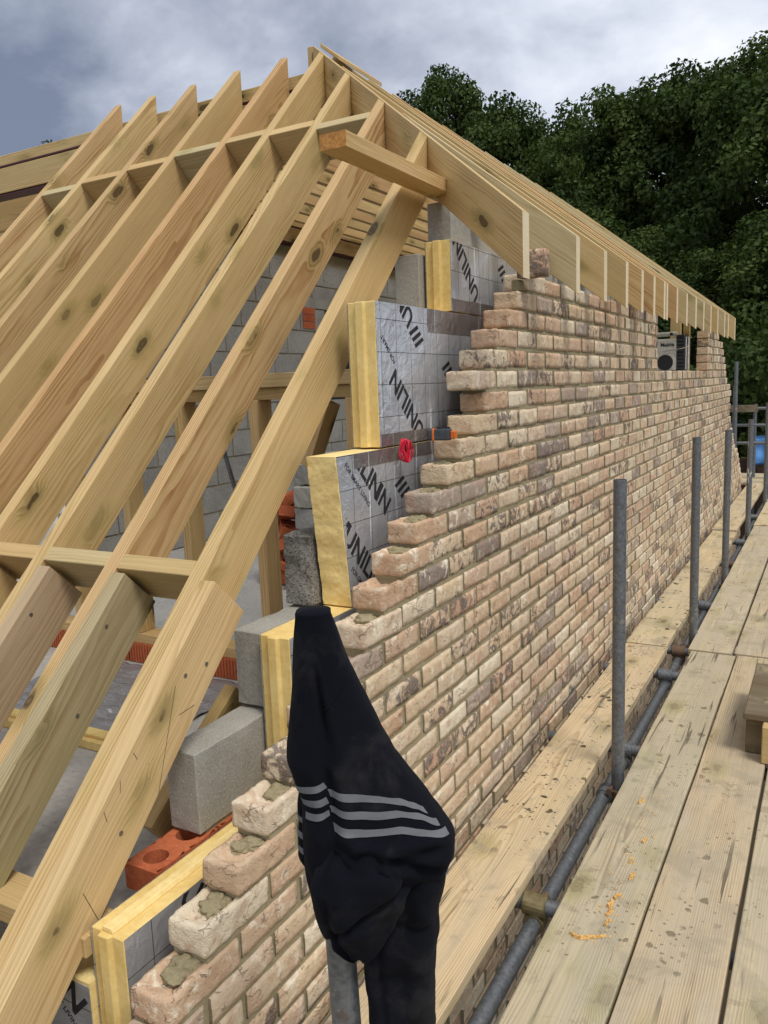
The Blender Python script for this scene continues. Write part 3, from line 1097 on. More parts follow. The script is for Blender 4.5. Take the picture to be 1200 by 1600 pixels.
print_on(bC, side_frame, [('logo', 1.568, 1.010, 134, CH), ('text', 1.502, 1.074, 134, CH, 'UNILIN'), ('text', 1.31, 1.30, 134, 0.022, 'FOR SMART'),
                          ('logo', 1.52, 1.375, 134, CH), ('text', 1.448, 1.445, 134, CH, 'UNILIN'), ('logo', 1.765, 1.26, 134, CH)], pC)
bD, pD = insulation(1.742, 1.485, 1.735, 'topmost short foil faced board, tucked below the hip rafter', L=0.9)
print_on(bD, side_frame, [('text', 2.015, 1.565, 134, CH, 'UNILIN'), ('logo', 2.33, 1.66, 134, CH)], pD)
for (b, y0, y1, z0, z1) in ((bB, 1.03, 1.75, 0.985, 1.0295), (bC, 1.20, 1.75, 1.037, 1.075), (bC, 1.55, 2.2, 1.40, 1.4795), (bD, 1.76, 2.2, 1.486, 1.53)):
    vs = []
    for i in range(13):
        y = y0 + (y1 - y0) * i / 12
        for j in range(3):
            vs.append((-0.1538 + 0.0009 * noise.noise(Vector((y * 30, j, z0 * 50))), y, z0 + (z1 - z0) * j / 2 + 0.003 * noise.noise(Vector((y * 14, j * 5, 2)))))
    part('foil_tape', vs, [(i * 3 + j, i * 3 + j + 3, i * 3 + j + 4, i * 3 + j + 1) for i in range(12) for j in range(2)], M_TAPE, b)

# offcut in the return wall, bottom left
oc = empty('insulation_offcut', (-0.315, 0.0, -0.3), 'foam offcut with dark foil front under the foot of the nearest rafter', 'insulation board')
vs, fs = [], []
for i in range(11):
    for j in range(7):
        x = -0.45 + 0.194 * i / 10
        y = 0.029 + 0.10 * j / 6
        vs.append((x, y, -0.006 + 0.006 * noise.noise(Vector((x * 40, y * 40, 5)))))
for i in range(10):
    for j in range(6):
        a = i * 7 + j
        fs.append((a, a + 7, a + 8, a + 1))
b0 = len(vs)
for i in range(11):
    for j in (0, 6):
        p = vs[i * 7 + j]
        vs.append((p[0], p[1], -0.4))
for i in range(10):
    fs.append((b0 + 2 * i, b0 + 2 * i + 1, b0 + 2 * i + 3, b0 + 2 * i + 2))
    fs.append((i * 7, b0 + 2 * i, b0 + 2 * i + 2, i * 7 + 7))
    fs.append((i * 7 + 6, i * 7 + 13, b0 + 2 * i + 3, b0 + 2 * i + 1))
fs.append(tuple(range(6, -1, -1)) + (b0, b0 + 1))
fs.append(tuple(70 + j for j in range(7)) + (b0 + 21, b0 + 20))
part('foam_core', vs, fs, M_FOAMC, oc)
box('foil_facing', -0.4505, -0.2565, 0.0275, 0.0285, -0.40, -0.014, M_FOIL, oc)


def front_frame(a, b, ang):
    c, s = math.cos(ang), math.sin(ang)
    return Matrix(((c, -s, 0, a), (0, 0, -1, 0.0272), (s, c, 0, b), (0, 0, 0, 1)))


print_on(oc, front_frame, [('text', -0.508, 0.103, -45, CH, 'UNILIN'), ('text', -0.428, -0.017, -45, 0.020, 'FOR SMART LIVING')],
         [(Vector((-0.449, 0, 0)), Vector((-1, 0, 0))), (Vector((-0.2575, 0, 0)), Vector((1, 0, 0))), (Vector((0, 0, -0.015)), Vector((0, 0, 1)))])

# ------------------------------------------------------------------ near roof slope: rafters climbing away at 45 degrees
OFF = 0.226
DEP = 0.150
TK = 0.047
K2 = math.sqrt(0.5)


def sp(x, y, d=0.0):
    """point on the slope's top plane at plan y, pushed d square into the slope"""
    return Vector((x, y + d * K2, y + OFF - d * K2))


def hip_y(x):
    return 1.52 + (0.2 - x) * 0.791


HIPS = [-0.317, -0.629, -0.930, -1.205]
COMM = [-1.469, -1.782, -2.084, -2.394, -2.676]
mats_s = [M_YEL, M_PINK, M_YEL, M_YEL, M_PINK, M_SAWN, M_PINK, M_YEL, M_PINK]
GR = 'rafters of the near roof slope'
labs = ['nearest rafter, running up from the bottom left corner past the stepped insulation boards',
        'second rafter from the stepped wall, reddish board meeting the hip under its lower half',
        'third rafter from the stepped wall, yellow with two dark knots, meeting the hip',
        'fourth rafter from the stepped wall, meeting the hip rafter closest to its peak',
        'rafter with pointed free top just left of the roof peak',
        'second pointed free-standing rafter top to the left of the roof peak',
        'middle of the five pointed rafter tops left of the peak',
        'fourth pointed rafter top from the roof peak, second from the left',
        'leftmost of the rafters with pointed tops against the dark cloud']
VD = DEP / K2
for i, xr in enumerate(HIPS + COMM):
    xl = xr - TK
    lo = -0.65
    a = [sp(xl, lo, DEP), sp(xr, lo, DEP), sp(xr, lo), sp(xl, lo)]
    if i < 4:
        yl, yr = hip_y(xl) - 0.001, hip_y(xr) - 0.001
    else:
        yl = yr = 2.70 + (i % 3 - 1) * 0.006
    b = [Vector((xl, yl, yl + OFF - VD)), Vector((xr, yr, yr + OFF - VD)), Vector((xr, yr, yr + OFF)), Vector((xl, yl, yl + OFF))]
    o = timber('jack_rafter' if i < 4 else 'common_rafter', a, b, mats_s[i], zhint=(0, -K2, K2))
    tag(o, labs[i], 'rafter', GR)

# boards screwed to the lower right faces of the rafters
sl = ['pale board screwed low on the side of the nearest rafter, marked in pencil',
      'greenish stamped board screwed to the side of the second rafter from the wall',
      'grey brown board screwed to the side of the third rafter at the left edge',
      'board screwed low on the side of the fourth rafter']
for i, xr in enumerate(HIPS):
    yt = [0.526, 0.522, 0.520, 0.520][i]
    x0, x1 = xr + 0.0005, xr + 0.0475
    a = [sp(x0, -0.65, DEP), sp(x1, -0.65, DEP), sp(x1, -0.65), sp(x0, -0.65)]
    dz = [0.004, 0.006, 0.003, 0.0][i]
    b = [sp(x0, yt, DEP), sp(x1, yt, DEP), sp(x1, yt), sp(x0, yt)]
    up = Vector((0, -K2, K2)) * dz
    a = [p + up for p in a]
    b = [p + up for p in b]
    e = timber('splice_board', a, b, [M_PALE, M_DAMP, M_DUSTY, M_SAWN][i], zhint=(0, -K2, K2))
    tag(e, sl[i], 'board', 'boards doubling the rafter feet')
    for s_ in ([(0.36, 0.05), (0.10, 0.085), (0.40, 0.10)], [(0.42, 0.03), (0.26, 0.09), (0.02, 0.045)], [(0.42, 0.03)], [])[i]:
        c = sp(x1 + 0.0005, s_[0], s_[1])
        mb = MB()
        mb.tube([c - Vector((0.002, 0, 0)), c + Vector((0.0012, 0, 0))], 0.0055, 12)
        mb.build('screw_head', M_SCREW, e)
    if i == 0:
        # carpenter's pencil lines
        for (y0, d0, y1, d1) in ((0.335, 0.035, 0.175, 0.145), (0.21, 0.008, 0.205, 0.028), (0.115, 0.008, 0.105, 0.03), (0.165, 0.01, 0.150, 0.026), (0.30, 0.09, 0.33, 0.125), (0.005, 0.06, -0.02, 0.14)):
            p0, p1 = sp(x1 + 0.0006, y0, d0), sp(x1 + 0.0006, y1, d1)
            d = (p1 - p0).normalized()
            sd2 = Vector((1, 0, 0)).cross(d) * 0.0006
            mb = MB()
            mb.add([p0 - sd2, p0 + sd2, p1 + sd2, p1 - sd2], [(0, 1, 2, 3)])
            mb.build('pencil_mark', M_INK, e)
    if i == 1:
        mb = MB()
        for j in range(5):
            for (d0, d1) in ((0.098, 0.112), (0.114, 0.128)) if j % 2 == 0 else ((0.098, 0.128),):
                y0 = -0.075 + j * 0.010
                pts = [sp(x1 + 0.0006, y0, d0), sp(x1 + 0.0006, y0 + 0.006, d0), sp(x1 + 0.0006, y0 + 0.006, d1), sp(x1 + 0.0006, y0, d1)]
                mb.add(pts, [(0, 1, 2, 3)])
        mb.build('ink_stamp', plain('stamp_ink', (0.06, 0.055, 0.03), 0.8), e)

# noggings
allx = HIPS + COMM
qn = random.Random(12)
nl = ['between the two rafters nearest the stepped wall', 'between the second and third rafters', 'between the third and fourth rafters', 'at the fourth rafter by the left edge']
for j in range(4):
    xr_, xl_ = allx[j] - TK - 0.0005, allx[j + 1] + 0.0005
    y = 0.532 + qn.uniform(-0.004, 0.006)
    a = [sp(xl_, y, DEP), sp(xl_, y + 0.047 * K2, 0.0) + Vector((0, DEP * K2, 0.047 * K2 - DEP * K2)), sp(xl_, y + 0.047 * K2), sp(xl_, y)]
    b = [p + Vector((xr_ - xl_, 0, 0)) for p in a]
    o = timber('nogging', a, b, [M_SAWN, M_GREEN, M_SAWN, M_PINK][j])
    tag(o, 'low timber nogging ' + nl[j], 'nogging', 'lower row of noggings')
ul = ['rightmost upper nogging, behind the cantilevered timber end', 'upper nogging between the third and fourth rafters from the wall', 'upper nogging just below the roof peak, left of the fourth rafter',
      'upper nogging under the tallest pointed rafter top', 'upper nogging in the middle of the row of pointed rafters', 'upper nogging second from the left end of its row', 'leftmost upper nogging against the end rafter']
for j in range(1, 8):
    xr_, xl_ = allx[j] - TK - 0.0005, allx[j + 1] + 0.0005
    y = [0, 2.105, 2.135, 2.15, 2.14, 2.12, 2.10, 2.075][j]
    a = [sp(xl_, y, DEP), sp(xl_, y + 0.047 * K2, 0.0) + Vector((0, DEP * K2, 0.047 * K2 - DEP * K2)), sp(xl_, y + 0.047 * K2), sp(xl_, y)]
    b = [p + Vector((xr_ - xl_, 0, 0)) for p in a]
    o = timber('nogging', a, b, [M_SAWN, M_GREEN, M_YEL][j % 3])
    tag(o, ul[j - 1], 'nogging', 'upper row of noggings')

# hip rafter
def hp(t, back, z):
    x, y = 0.2 - t, 1.52 + 0.791 * t
    if back:
        y += 0.0599
    return Vector((x, y, z))


t1 = 1.535
z0t, dph = 1.748, 0.205
a = [hp(0, 0, z0t - dph), hp(0, 1, z0t - dph), hp(0, 1, z0t), hp(0, 0, z0t)]
b = [hp(t1, 0, z0t + 0.791 * t1 - dph), hp(t1, 1, z0t + 0.791 * t1 - dph), hp(t1, 1, z0t + 0.791 * t1), hp(t1, 0, z0t + 0.791 * t1)]
o = timber('hip_rafter', a, b, M_YEL, cut=M_CUT)
tag(o, 'deep hip rafter falling from the roof peak to a pale cut end over the brickwork', 'rafter')

# eaves rafters over the brick wall
tails = [2.13, 2.56, 2.94, 3.32, 3.60, 3.91, 4.01, 4.32, 4.73, 5.09, 5.50, 5.89, 6.28, 6.71, 7.05, 7.60]
ords = ['first', 'second', 'third', 'fourth', 'fifth', 'sixth, one of the close pair', 'seventh, farther one of the close pair', 'eighth', 'ninth', 'tenth', 'eleventh', 'twelfth', 'thirteenth', 'fourteenth', 'fifteenth']
for i, y in enumerate(tails):
    xt = max(-1.345, 0.2 - (y - 1.585) / 0.791)
    jit = rnd.uniform(-0.006, 0.006)
    zt = 1.757 + jit * 0.5
    f = lambda x, yy, d: Vector((x, yy, zt + 0.791 * (0.2 - x) - d))
    y2 = y + 0.044
    xe = 0.2 + jit
    xt2 = max(-1.345, 0.2 - (y2 - 1.585) / 0.791)
    a = [f(xe, y, 0.212), f(xe, y2, 0.212), f(xe, y2, 0), f(xe, y, 0)]
    b = [f(xt, y, 0.212), f(xt2, y2, 0.212), f(xt2, y2, 0), f(xt, y, 0)]
    o = timber('eaves_rafter', a, b, [M_GREEN, M_YEL, M_SAWN, M_YEL, M_PINK, M_YEL, M_PINK, M_PINK, M_GREEN, M_GREEN, M_GREEN, M_GREEN, M_SAWN, M_GREEN, M_GREEN, M_YEL][i], cut=M_CUT)
    lab = 'farthest rafter tail over the brick wall, at its far right end' if i == 15 else ords[i] + ' rafter tail behind the hip along the brick wall'
    tag(o, lab, 'rafter', 'eaves rafters overhanging the brick wall')
o = timber('ridge_board', [(-1.375, 2.745, 2.74), (-1.347, 2.745, 2.74), (-1.347, 2.745, 2.965), (-1.375, 2.745, 2.965)],
           [(-1.375, 7.7, 2.74), (-1.347, 7.7, 2.74), (-1.347, 7.7, 2.965), (-1.375, 7.7, 2.965)], M_SAWN)
tag(o, 'ridge board behind the roof peak taking the tops of the eaves rafters', 'ridge board')
# rough offcut of board left on the rafters by the peak
f = lambda x, yy, d: Vector((x, yy, 1.757 + 0.006 + 0.791 * (0.2 - x) + d))
a = [f(-1.22, 2.80, 0), f(-1.33, 2.80, 0), f(-1.33, 2.80, 0.022), f(-1.22, 2.80, 0.022)]
o = timber('roof_board', a, [p + Vector((0, 0.45, 0)) for p in a], M_SAWN)
tag(o, 'short rough board lying on the rafters just behind the roof peak', 'board')

# cantilevered wall plate on the head of the inner leaf
o = timber('wall_plate', [(-0.292, 1.14, 1.917), (-0.200, 1.14, 1.917), (-0.200, 1.14, 1.964), (-0.292, 1.14, 1.964)],
           [(-0.292, 1.90, 1.917), (-0.200, 1.842, 1.917), (-0.200, 1.842, 1.964), (-0.292, 1.90, 1.964)], M_YEL)
tag(o, 'short timber with orange end grain sticking out towards the camera from the top block', 'timber')
o2 = box('end_grain', -0.2915, -0.2005, 1.1388, 1.1398, 1.9175, 1.9635, plain('end_grain', (0.50, 0.235, 0.06), 0.8, var=0.3, scale=90), o)

# plates and packing at the rafter feet
o = timber('wall_plate', [(-3.4, 0.03, 0.05), (-3.4, 0.13, 0.05), (-3.4, 0.13, 0.098), (-3.4, 0.03, 0.098)],
           [(-0.2585, 0.03, 0.05), (-0.2585, 0.13, 0.05), (-0.2585, 0.13, 0.098), (-0.2585, 0.03, 0.098)], M_SAWN, zhint=(0, 0, 1))
tag(o, 'timber wall plate under the rafter feet at the lower left', 'timber')
o = box('front_wall', -3.5, -0.455, 0.088, 0.138, -3.1, 0.0485, M_BLOCK)
tag(o, 'grey blockwork under the rafter feet, mostly hidden', 'block wall')
o = bar('timber_offcut', (-0.47, 0.44, 0.065), (-0.44, 0.78, 0.34), 0.045, 0.09, M_SAWN)
tag(o, 'short yellow timber leaning against the inside of the stepped blocks', 'timber')

# ------------------------------------------------------------------ steel and timber ridge beam, back beam
def steel_beam(axis, p0, p1, cross, z0, z1, label):
    """I section with timber packing in the web and a timber plate on top"""
    c = cross
    h = 0.05
    b = empty('steel_beam', (p0, c, z0) if axis == 'x' else (c, p0, z0), label, 'steel beam')

    def bx(name, lo, hi, za, zb, mat):
        if axis == 'x':
            vs = boxv(p0, p1, c + lo, c + hi, za, zb)
            M = Matrix.Translation((p0, c + lo, (za + zb) / 2))
        else:
            vs = boxv(c + lo, c + hi, p0, p1, za, zb)
            M = frame((c + lo, p0, (za + zb) / 2), (0, 1, 0), (0, 0, 1))
        return part(name, vs, BOXF, mat, b, M, bevel=0.0015)
    bx('flange', -h, h, z0, z0 + 0.011, M_OXIDE)
    bx('flange', -h, h, z1 - 0.011, z1, M_OXIDE)
    bx('web', -0.004, 0.004, z0 + 0.011, z1 - 0.011, M_OXIDE)
    bx('timber_packing', -h - 0.004, -0.0045, z0 + 0.018, z1 - 0.018, M_YEL)
    bx('timber_packing', 0.0045, h + 0.004, z0 + 0.018, z1 - 0.018, M_YEL)
    bx('timber_plate', -h + 0.003, h - 0.003, z1 + 0.0005, z1 + 0.062, M_YEL)
    return b


steel_beam('x', -6.0, -1.385, 2.775, 2.585, 2.775, 'dark red steel ridge beam packed with timber, behind the pointed rafter tops')
steel_beam('y', 2.90, 10.5, -3.5, 2.59, 2.76, 'dark red steel beam on top of the inside block wall')
jl = ['first', 'second', 'third', 'fourth', 'fifth', 'sixth', 'seventh', 'eighth', 'ninth', 'tenth']
for j in range(9):
    x, y, z = -3.38 + j * 0.235, 2.95, 2.775
    o = timber('ceiling_joist', [(x, y, z), (x + 0.047, y, z), (x + 0.047, y, z + 0.14), (x, y, z + 0.14)],
               [(x, 9.5, z), (x + 0.047, 9.5, z), (x + 0.047, 9.5, z + 0.14), (x, 9.5, z + 0.14)], [M_YEL, M_SAWN, M_PINK][j % 3])
    tag(o, jl[j] + ' joist under the roof counted from the dark red steel on the block wall', 'joist', 'joists under the roof')
for j, (y, z) in enumerate(((3.05, 2.47), (3.5, 2.38))):
    o = timber('ceiling_beam', [(-6, y, z), (-6, y + 0.06, z), (-6, y + 0.06, z + 0.22), (-6, y, z + 0.22)],
               [(-3.56, y, z), (-3.56, y + 0.06, z), (-3.56, y + 0.06, z + 0.22), (-3.56, y, z + 0.22)], M_YEL)
    tag(o, ['timber beam below the steel at the far left edge', 'farther timber beam below the steel at the far left edge'][j], 'beam')

# ------------------------------------------------------------------ inside: back wall, stud wall, floor things
back = empty('block_wall', (-3.5, 0.0, 0.0), 'large grey blockwork wall inside the building, seen between the rafters', 'block wall')
box('mortar', -3.62, -3.513, 2.9, 10.5, 0.0, 2.585, M_MORTAR, back)
bm_proto = None
BLM = []
for s_ in range(5):
    o_ = rough_block('concrete_block', -0.05, 0.05, -0.2195, 0.2195, -0.1075, 0.1075, M_BLOCKD, None, 40 + s_, res=0.2)
    o_.data.transform(Matrix.Identity(4))
    BLM.append(o_.data)
    bpy.data.objects.remove(o_)
qb = random.Random(5)
for r_ in range(11):
    z = 0.112 + 0.225 * r_ + 0.005
    y = 3.15 - (0.225 if r_ % 2 else 0)
    while y < 10.3:
        if not (5.9 < y < 6.9 and 4 < r_ < 9):
            o = link('concrete_block', BLM[qb.randrange(5)], back, Matrix.Translation((-3.555 + qb.uniform(-0.003, 0.003), y, z)))
        y += 0.45
o = box('lintel', -3.6, -3.500, 5.2, 7.2, 2.032, 2.128, M_BLOCK, back)
for j in range(3):
    box('clay_brick', -3.6, -3.499, 5.67 + j * 0.001, 5.88, 1.83 + j * 0.07, 1.893 + j * 0.07, M_CLAY, back)
box('opening_shade', -3.512, -3.510, 5.88, 7.0, 1.1, 2.03, M_BLACK, back)  # black sheet standing in for the shade inside the wall opening

st = empty('stud_wall', (-1.5, 1.63, 0.0), 'timber stud wall with horizontal plate inside, behind the rafters', 'stud wall')
timber('top_plate', [(-3.2, 1.58, 1.238), (-3.2, 1.68, 1.238), (-3.2, 1.68, 1.292), (-3.2, 1.58, 1.292)], [(-0.38, 1.58, 1.238), (-0.38, 1.68, 1.238), (-0.38, 1.68, 1.292), (-0.38, 1.58, 1.292)], M_PALE, st)
timber('top_plate', [(-3.2, 1.60, 1.19), (-3.2, 1.69, 1.19), (-3.2, 1.69, 1.2375), (-3.2, 1.60, 1.2375)], [(-0.38, 1.60, 1.19), (-0.38, 1.69, 1.19), (-0.38, 1.69, 1.2375), (-0.38, 1.60, 1.2375)], M_SAWN, st)
timber('sole_plate', [(-3.2, 1.58, 0.095), (-3.2, 1.68, 0.095), (-3.2, 1.68, 0.14), (-3.2, 1.58, 0.14)], [(-0.38, 1.58, 0.095), (-0.38, 1.68, 0.095), (-0.38, 1.68, 0.14), (-0.38, 1.58, 0.14)], M_YEL, st)
for x in (-0.50, -0.955, -1.36, -1.71, -2.1, -2.5, -2.9):
    timber('stud', [(x - 0.022, 1.585, 0.1405), (x + 0.022, 1.585, 0.1405), (x + 0.022, 1.68, 0.1405), (x - 0.022, 1.68, 0.1405)],
           [(x - 0.022, 1.585, 1.1895), (x + 0.022, 1.585, 1.1895), (x + 0.022, 1.68, 1.1895), (x - 0.022, 1.68, 1.1895)], M_PALE if x > -1 else M_YEL, st, zhint=(0, 1, 0))
bar('brace', (-0.73, 1.64, 0.93), (-0.625, 1.64, 1.17), 0.045, 0.09, M_PALE, st, up=(0, 1, 0))
# ribbed clay blocks under the sole plate
for j in range(11):
    x0 = -0.42 - j * 0.225
    mb = MB()
    mb.box(x0 - 0.215, x0, 1.575, 1.675, 0.002, 0.094)
    for r_ in range(12):
        xx = x0 - 0.012 - r_ * 0.0172
        mb.box(xx - 0.009, xx, 1.570, 1.576, 0.004, 0.092)
    mb.build('clay_block', M_CLAY, st)

# crumpled foil sheet, foam strip
vs, fs = [], []
for i in range(41):
    for j in range(33):
        x = -1.95 + 0.95 * i / 40
        y = 0.93 + 0.6 * j / 32
        h = 0.012 + 0.012 * noise.noise(Vector((x * 9, y * 11, 1))) + 0.008 * noise.noise(Vector((x * 26, y * 22, 4)))
        vs.append((x, y, max(0.004, h)))
for i in range(40):
    for j in range(32):
        a = i * 33 + j
        fs.append((a, a + 33, a + 34, a + 1))
tag(part('foil_sheet', vs, fs, M_SHEET, smooth=True), 'crumpled silver foil sheet lying on the concrete floor behind the second rafter', 'foil sheet')
fsx = empty('insulation_strip', (-1.2, 0.87, 0), 'narrow yellow foam strip lying on the concrete floor in front of the foil sheet', 'insulation board')
part('foam_core', boxv(-1.75, -0.70, 0.82, 0.91, 0.001, 0.035), BOXF, M_FOAM, fsx, bevel=0.003)
part('foam_tongue', boxv(-1.75, -0.70, 0.84, 0.885, 0.0352, 0.05), BOXF, M_FOAM, fsx, bevel=0.003)

# heap of broken clay bricks and a stack of grey blocks behind the blocks
qh = random.Random(9)
proto = clay_brick('clay_brick', Matrix.Translation((-2.2, 3.2, 0.05)), None)
tag(proto, 'red clay brick in the heap seen past the dark rough block', 'brick', 'heap of red clay bricks')
for j in range(23):
    lay = j // 4
    o = proto if j == 0 else proto.copy()
    if j:
        COL.objects.link(o)
    o.rotation_euler = (qh.uniform(-0.35, 0.35), qh.uniform(-0.35, 0.35), qh.uniform(0, 3.1))
    o.location = (-1.97 + qh.uniform(-0.15, 0.15) * (1 - lay * 0.1), 3.22 + qh.uniform(-0.16, 0.16) * (1 - lay * 0.1), 0.06 + lay * 0.098 + qh.uniform(-0.01, 0.01))
for j in range(6):
    o = rough_block('concrete_block', -0.21, 0.11, -0.1, 0.1, 0, 0.1, M_BLOCKD if j % 2 else M_BLOCK, None, 70 + j, amp=0.006)
    o.location = (-1.60 + qh.uniform(-0.02, 0.02), 3.05 + qh.uniform(-0.02, 0.02), 0.05 + j * 0.135)
    o.scale = (1, 1, 1.25)
    o.rotation_euler = (0, 0, qh.uniform(-0.15, 0.15))
    tag(o, 'grey concrete block in the short stack beside the red brick heap', 'block', 'stack of grey blocks')
o = bar('metal_strip', (-1.16, 1.75, 0.62), (-1.28, 1.75, 1.05), 0.012, 0.02, M_GALV, up=(0, 1, 0))
tag(o, 'thin pale metal strip leaning behind the stud wall', 'metal strip')

# ------------------------------------------------------------------ scaffold
RT = 0.0242


def tube_mesh(p, q_, r=RT, hollow=True, n=20):
    p, q_ = Vector(p), Vector(q_)
    d = (q_ - p).normalized()
    a = d.orthogonal().normalized()
    b = d.cross(a)
    vs, fs = [], []
    rings = [(p, r), (q_, r), (q_, r - 0.004), (q_ - d * 0.12, r - 0.004)] if hollow else [(p, r), (q_, r)]
    for c, rr in rings:
        for k in range(n):
            t = 2 * math.pi * k / n
            vs.append(c + (a * math.cos(t) + b * math.sin(t)) * rr)
    for i in range(len(rings) - 1):
        for k in range(n):
            k2 = (k + 1) % n
            fs.append((i * n + k, i * n + k2, (i + 1) * n + k2, (i + 1) * n + k))
    fs.append(tuple(range(n)))
    fs.append(tuple(range((len(rings) - 1) * n, len(rings) * n)))
    return vs, fs


def pole(name, p, q_, label, cat, group, r=RT):
    vs, fs = tube_mesh(p, q_, r)
    return tag(smooth_by_angle(part(name, vs, fs, M_GALV)), label, cat, group)


XS = 0.394
poles = [(0.0, 0.868, 'nearest scaffold upright, with the black jumper hung over its top'), (2.0, 0.853, 'tall grey scaffold upright standing clear in front of the brick wall, nearest after the jumper'),
         (3.88, 0.875, 'third scaffold upright along the brick wall'), (5.44, 0.818, 'fourth scaffold upright, in front of the far end of the brickwork'),
         (7.26, 0.802, 'fifth scaffold upright, with white plaster marks, past the end of the brick wall'), (9.38, 0.885, 'scaffold upright at the right edge of the photo, by the blue sheet')]
for i, (y, z, lab) in enumerate(poles):
    lean = 0.006 * math.sin(i * 2.1)
    pole('scaffold_upright', (XS - lean + (0.082 if i == 0 else 0), y + (0.046 if i == 0 else 0), -3.1), (XS, y, z), lab, 'scaffold pole', 'scaffold uprights along the wall')
up5 = [o_ for o_ in COL.objects if o_.get('label', '').startswith('fifth scaffold upright')][0]
qp = random.Random(8)
for j in range(9):
    th, z = qp.uniform(-2.6, -0.6), 0.29 + qp.uniform(-0.07, 0.07) + (0.22 if j == 0 else 0)
    w_, h_ = qp.uniform(0.15, 0.4), qp.uniform(0.012, 0.035)
    vs, fs = [], []
    for i in range(6):
        t = th + w_ * (i / 5 - 0.5)
        hh = h_ * (0.4 + 0.6 * math.sin(math.pi * (i + 0.5) / 6))
        for zz_ in (z - hh, z + hh):
            vs.append((XS + math.cos(t) * (RT + 0.0012), 7.26 + math.sin(t) * (RT + 0.0012), zz_))
    for i in range(5):
        fs.append((2 * i, 2 * i + 2, 2 * i + 3, 2 * i + 1))
    part('plaster_mark', vs, fs, M_PLASTER, up5)
pole('scaffold_ledger', (0.345, -2.2, -0.392), (0.345, 11.5, -0.392), 'long scaffold tube running in the gap between the boards', 'scaffold pole', None)
pole('scaffold_ledger', (1.62, -2.2, -0.392), (1.62, 11.5, -0.392), 'outer scaffold tube under the boards, out of view', 'scaffold pole', None)
trs = [1.15, 2.31, 3.28, 3.70, 4.74, 6.12, 7.1, 8.6]
tn = ['with the brassy coupler, nearest', 'beside the tall clear upright', 'just before the board ends', 'just past the board ends', 'beside the third upright', 'beside the fourth upright', 'at the far board ends', 'farthest from the camera']
for i, y in enumerate(trs):
    pole('scaffold_transom', (0.022, y, -0.341), (1.75, y + 0.01, -0.341), 'cross tube under the boards ' + tn[i], 'scaffold pole', 'cross tubes under the boards')


def coupler(x, y, z, mat, label):
    c = empty('scaffold_coupler', (x, y, z), label, 'coupler', 'couplers on the scaffold tubes')
    mb = MB()
    mb.tube([(x, y - 0.027, z - 0.05), (x, y + 0.027, z - 0.05)], 0.033, 18)
    o = mb.build('body', mat, c, bevel=0.003)
    mb = MB()
    mb.tube([(x - 0.036, y, z), (x + 0.036, y, z)], 0.0335, 18)
    mb.build('cap', mat, c, bevel=0.003)
    for sx_ in (-1, 1):
        mb = MB()
        mb.tube([(x + sx_ * 0.018, y + 0.040, z - 0.045), (x + sx_ * 0.018, y + 0.040, z + 0.012)], 0.006, 8)
        mb.tube([(x + sx_ * 0.018, y + 0.040, z + 0.004), (x + sx_ * 0.018, y + 0.040, z + 0.018)], 0.012, 6)
        mb.build('bolt', M_RUST, c)
    return c


for i, y in enumerate(trs):
    coupler(0.345, y, -0.341, M_BRASS if i == 0 else (M_RUST if i in (3, 5) else M_GALV), 'brassy coupler clamping the nearest cross tube' if i == 0 else 'coupler on the cross tube ' + tn[i])
for i, (y, z, lab) in enumerate(poles):
    c = empty('scaffold_coupler', (XS - 0.02, y, -0.39), 'right angle coupler at the foot of the ' + ['nearest', 'second', 'third', 'fourth', 'fifth', 'sixth'][i] + ' upright', 'coupler', 'couplers on the scaffold tubes')
    mb = MB()
    mb.tube([(XS, y, -0.42), (XS, y, -0.36)], 0.032, 18)
    mb.build('collar', M_RUST, c, bevel=0.003)
    mb = MB()
    mb.tube([(0.345, y - 0.03, -0.392), (0.345, y + 0.03, -0.392)], 0.032, 18)
    mb.build('collar', M_GALV, c, bevel=0.003)
    mb = MB()
    mb.tube([(0.372, y - 0.05, -0.352), (0.372, y + 0.055, -0.352)], 0.007, 8)
    mb.tube([(0.372, y - 0.06, -0.352), (0.372, y - 0.045, -0.352)], 0.013, 6)
    mb.build('bolt', M_RUST, c)


def scaff_board(x0, y0, y1, mat, label, z=-0.338, w_=0.225, skew=0.0):
    """225 x 38 board, split into stations so its edges waver and wear"""
    N = 28
    vs, fs = [], []
    so = rnd.random() * 50
    for i in range(N + 1):
        y = y0 + (y1 - y0) * i / N
        e0 = 0.003 * noise.noise(Vector((y * 2.0, so, 0)))
        e1 = 0.003 * noise.noise(Vector((y * 2.0, so, 9)))
        zz_ = 0.002 * noise.noise(Vector((y * 0.8, so, 3)))
        sk = skew * i / N
        vs += [(x0 + e0 + sk, y, z), (x0 + w_ + e1 + sk, y, z), (x0 + w_ + e1 + sk, y, z + 0.038 + zz_), (x0 + e0 + sk, y, z + 0.038 + zz_)]
    for i in range(N):
        for k in range(4):
            k2 = (k + 1) % 4
            fs.append((i * 4 + k, i * 4 + k2, i * 4 + 4 + k2, i * 4 + 4 + k))
    fs += [(3, 2, 1, 0), tuple(N * 4 + k for k in range(4))]
    o = part('scaffold_board', vs, fs, mat, None, frame((x0 + w_ / 2, y0, z + 0.019), (0, 1, 0), (0, 0, 1)), bevel=0.004, segs=2)
    return tag(o, label, 'scaffold board', 'scaffold boards of the walkway')


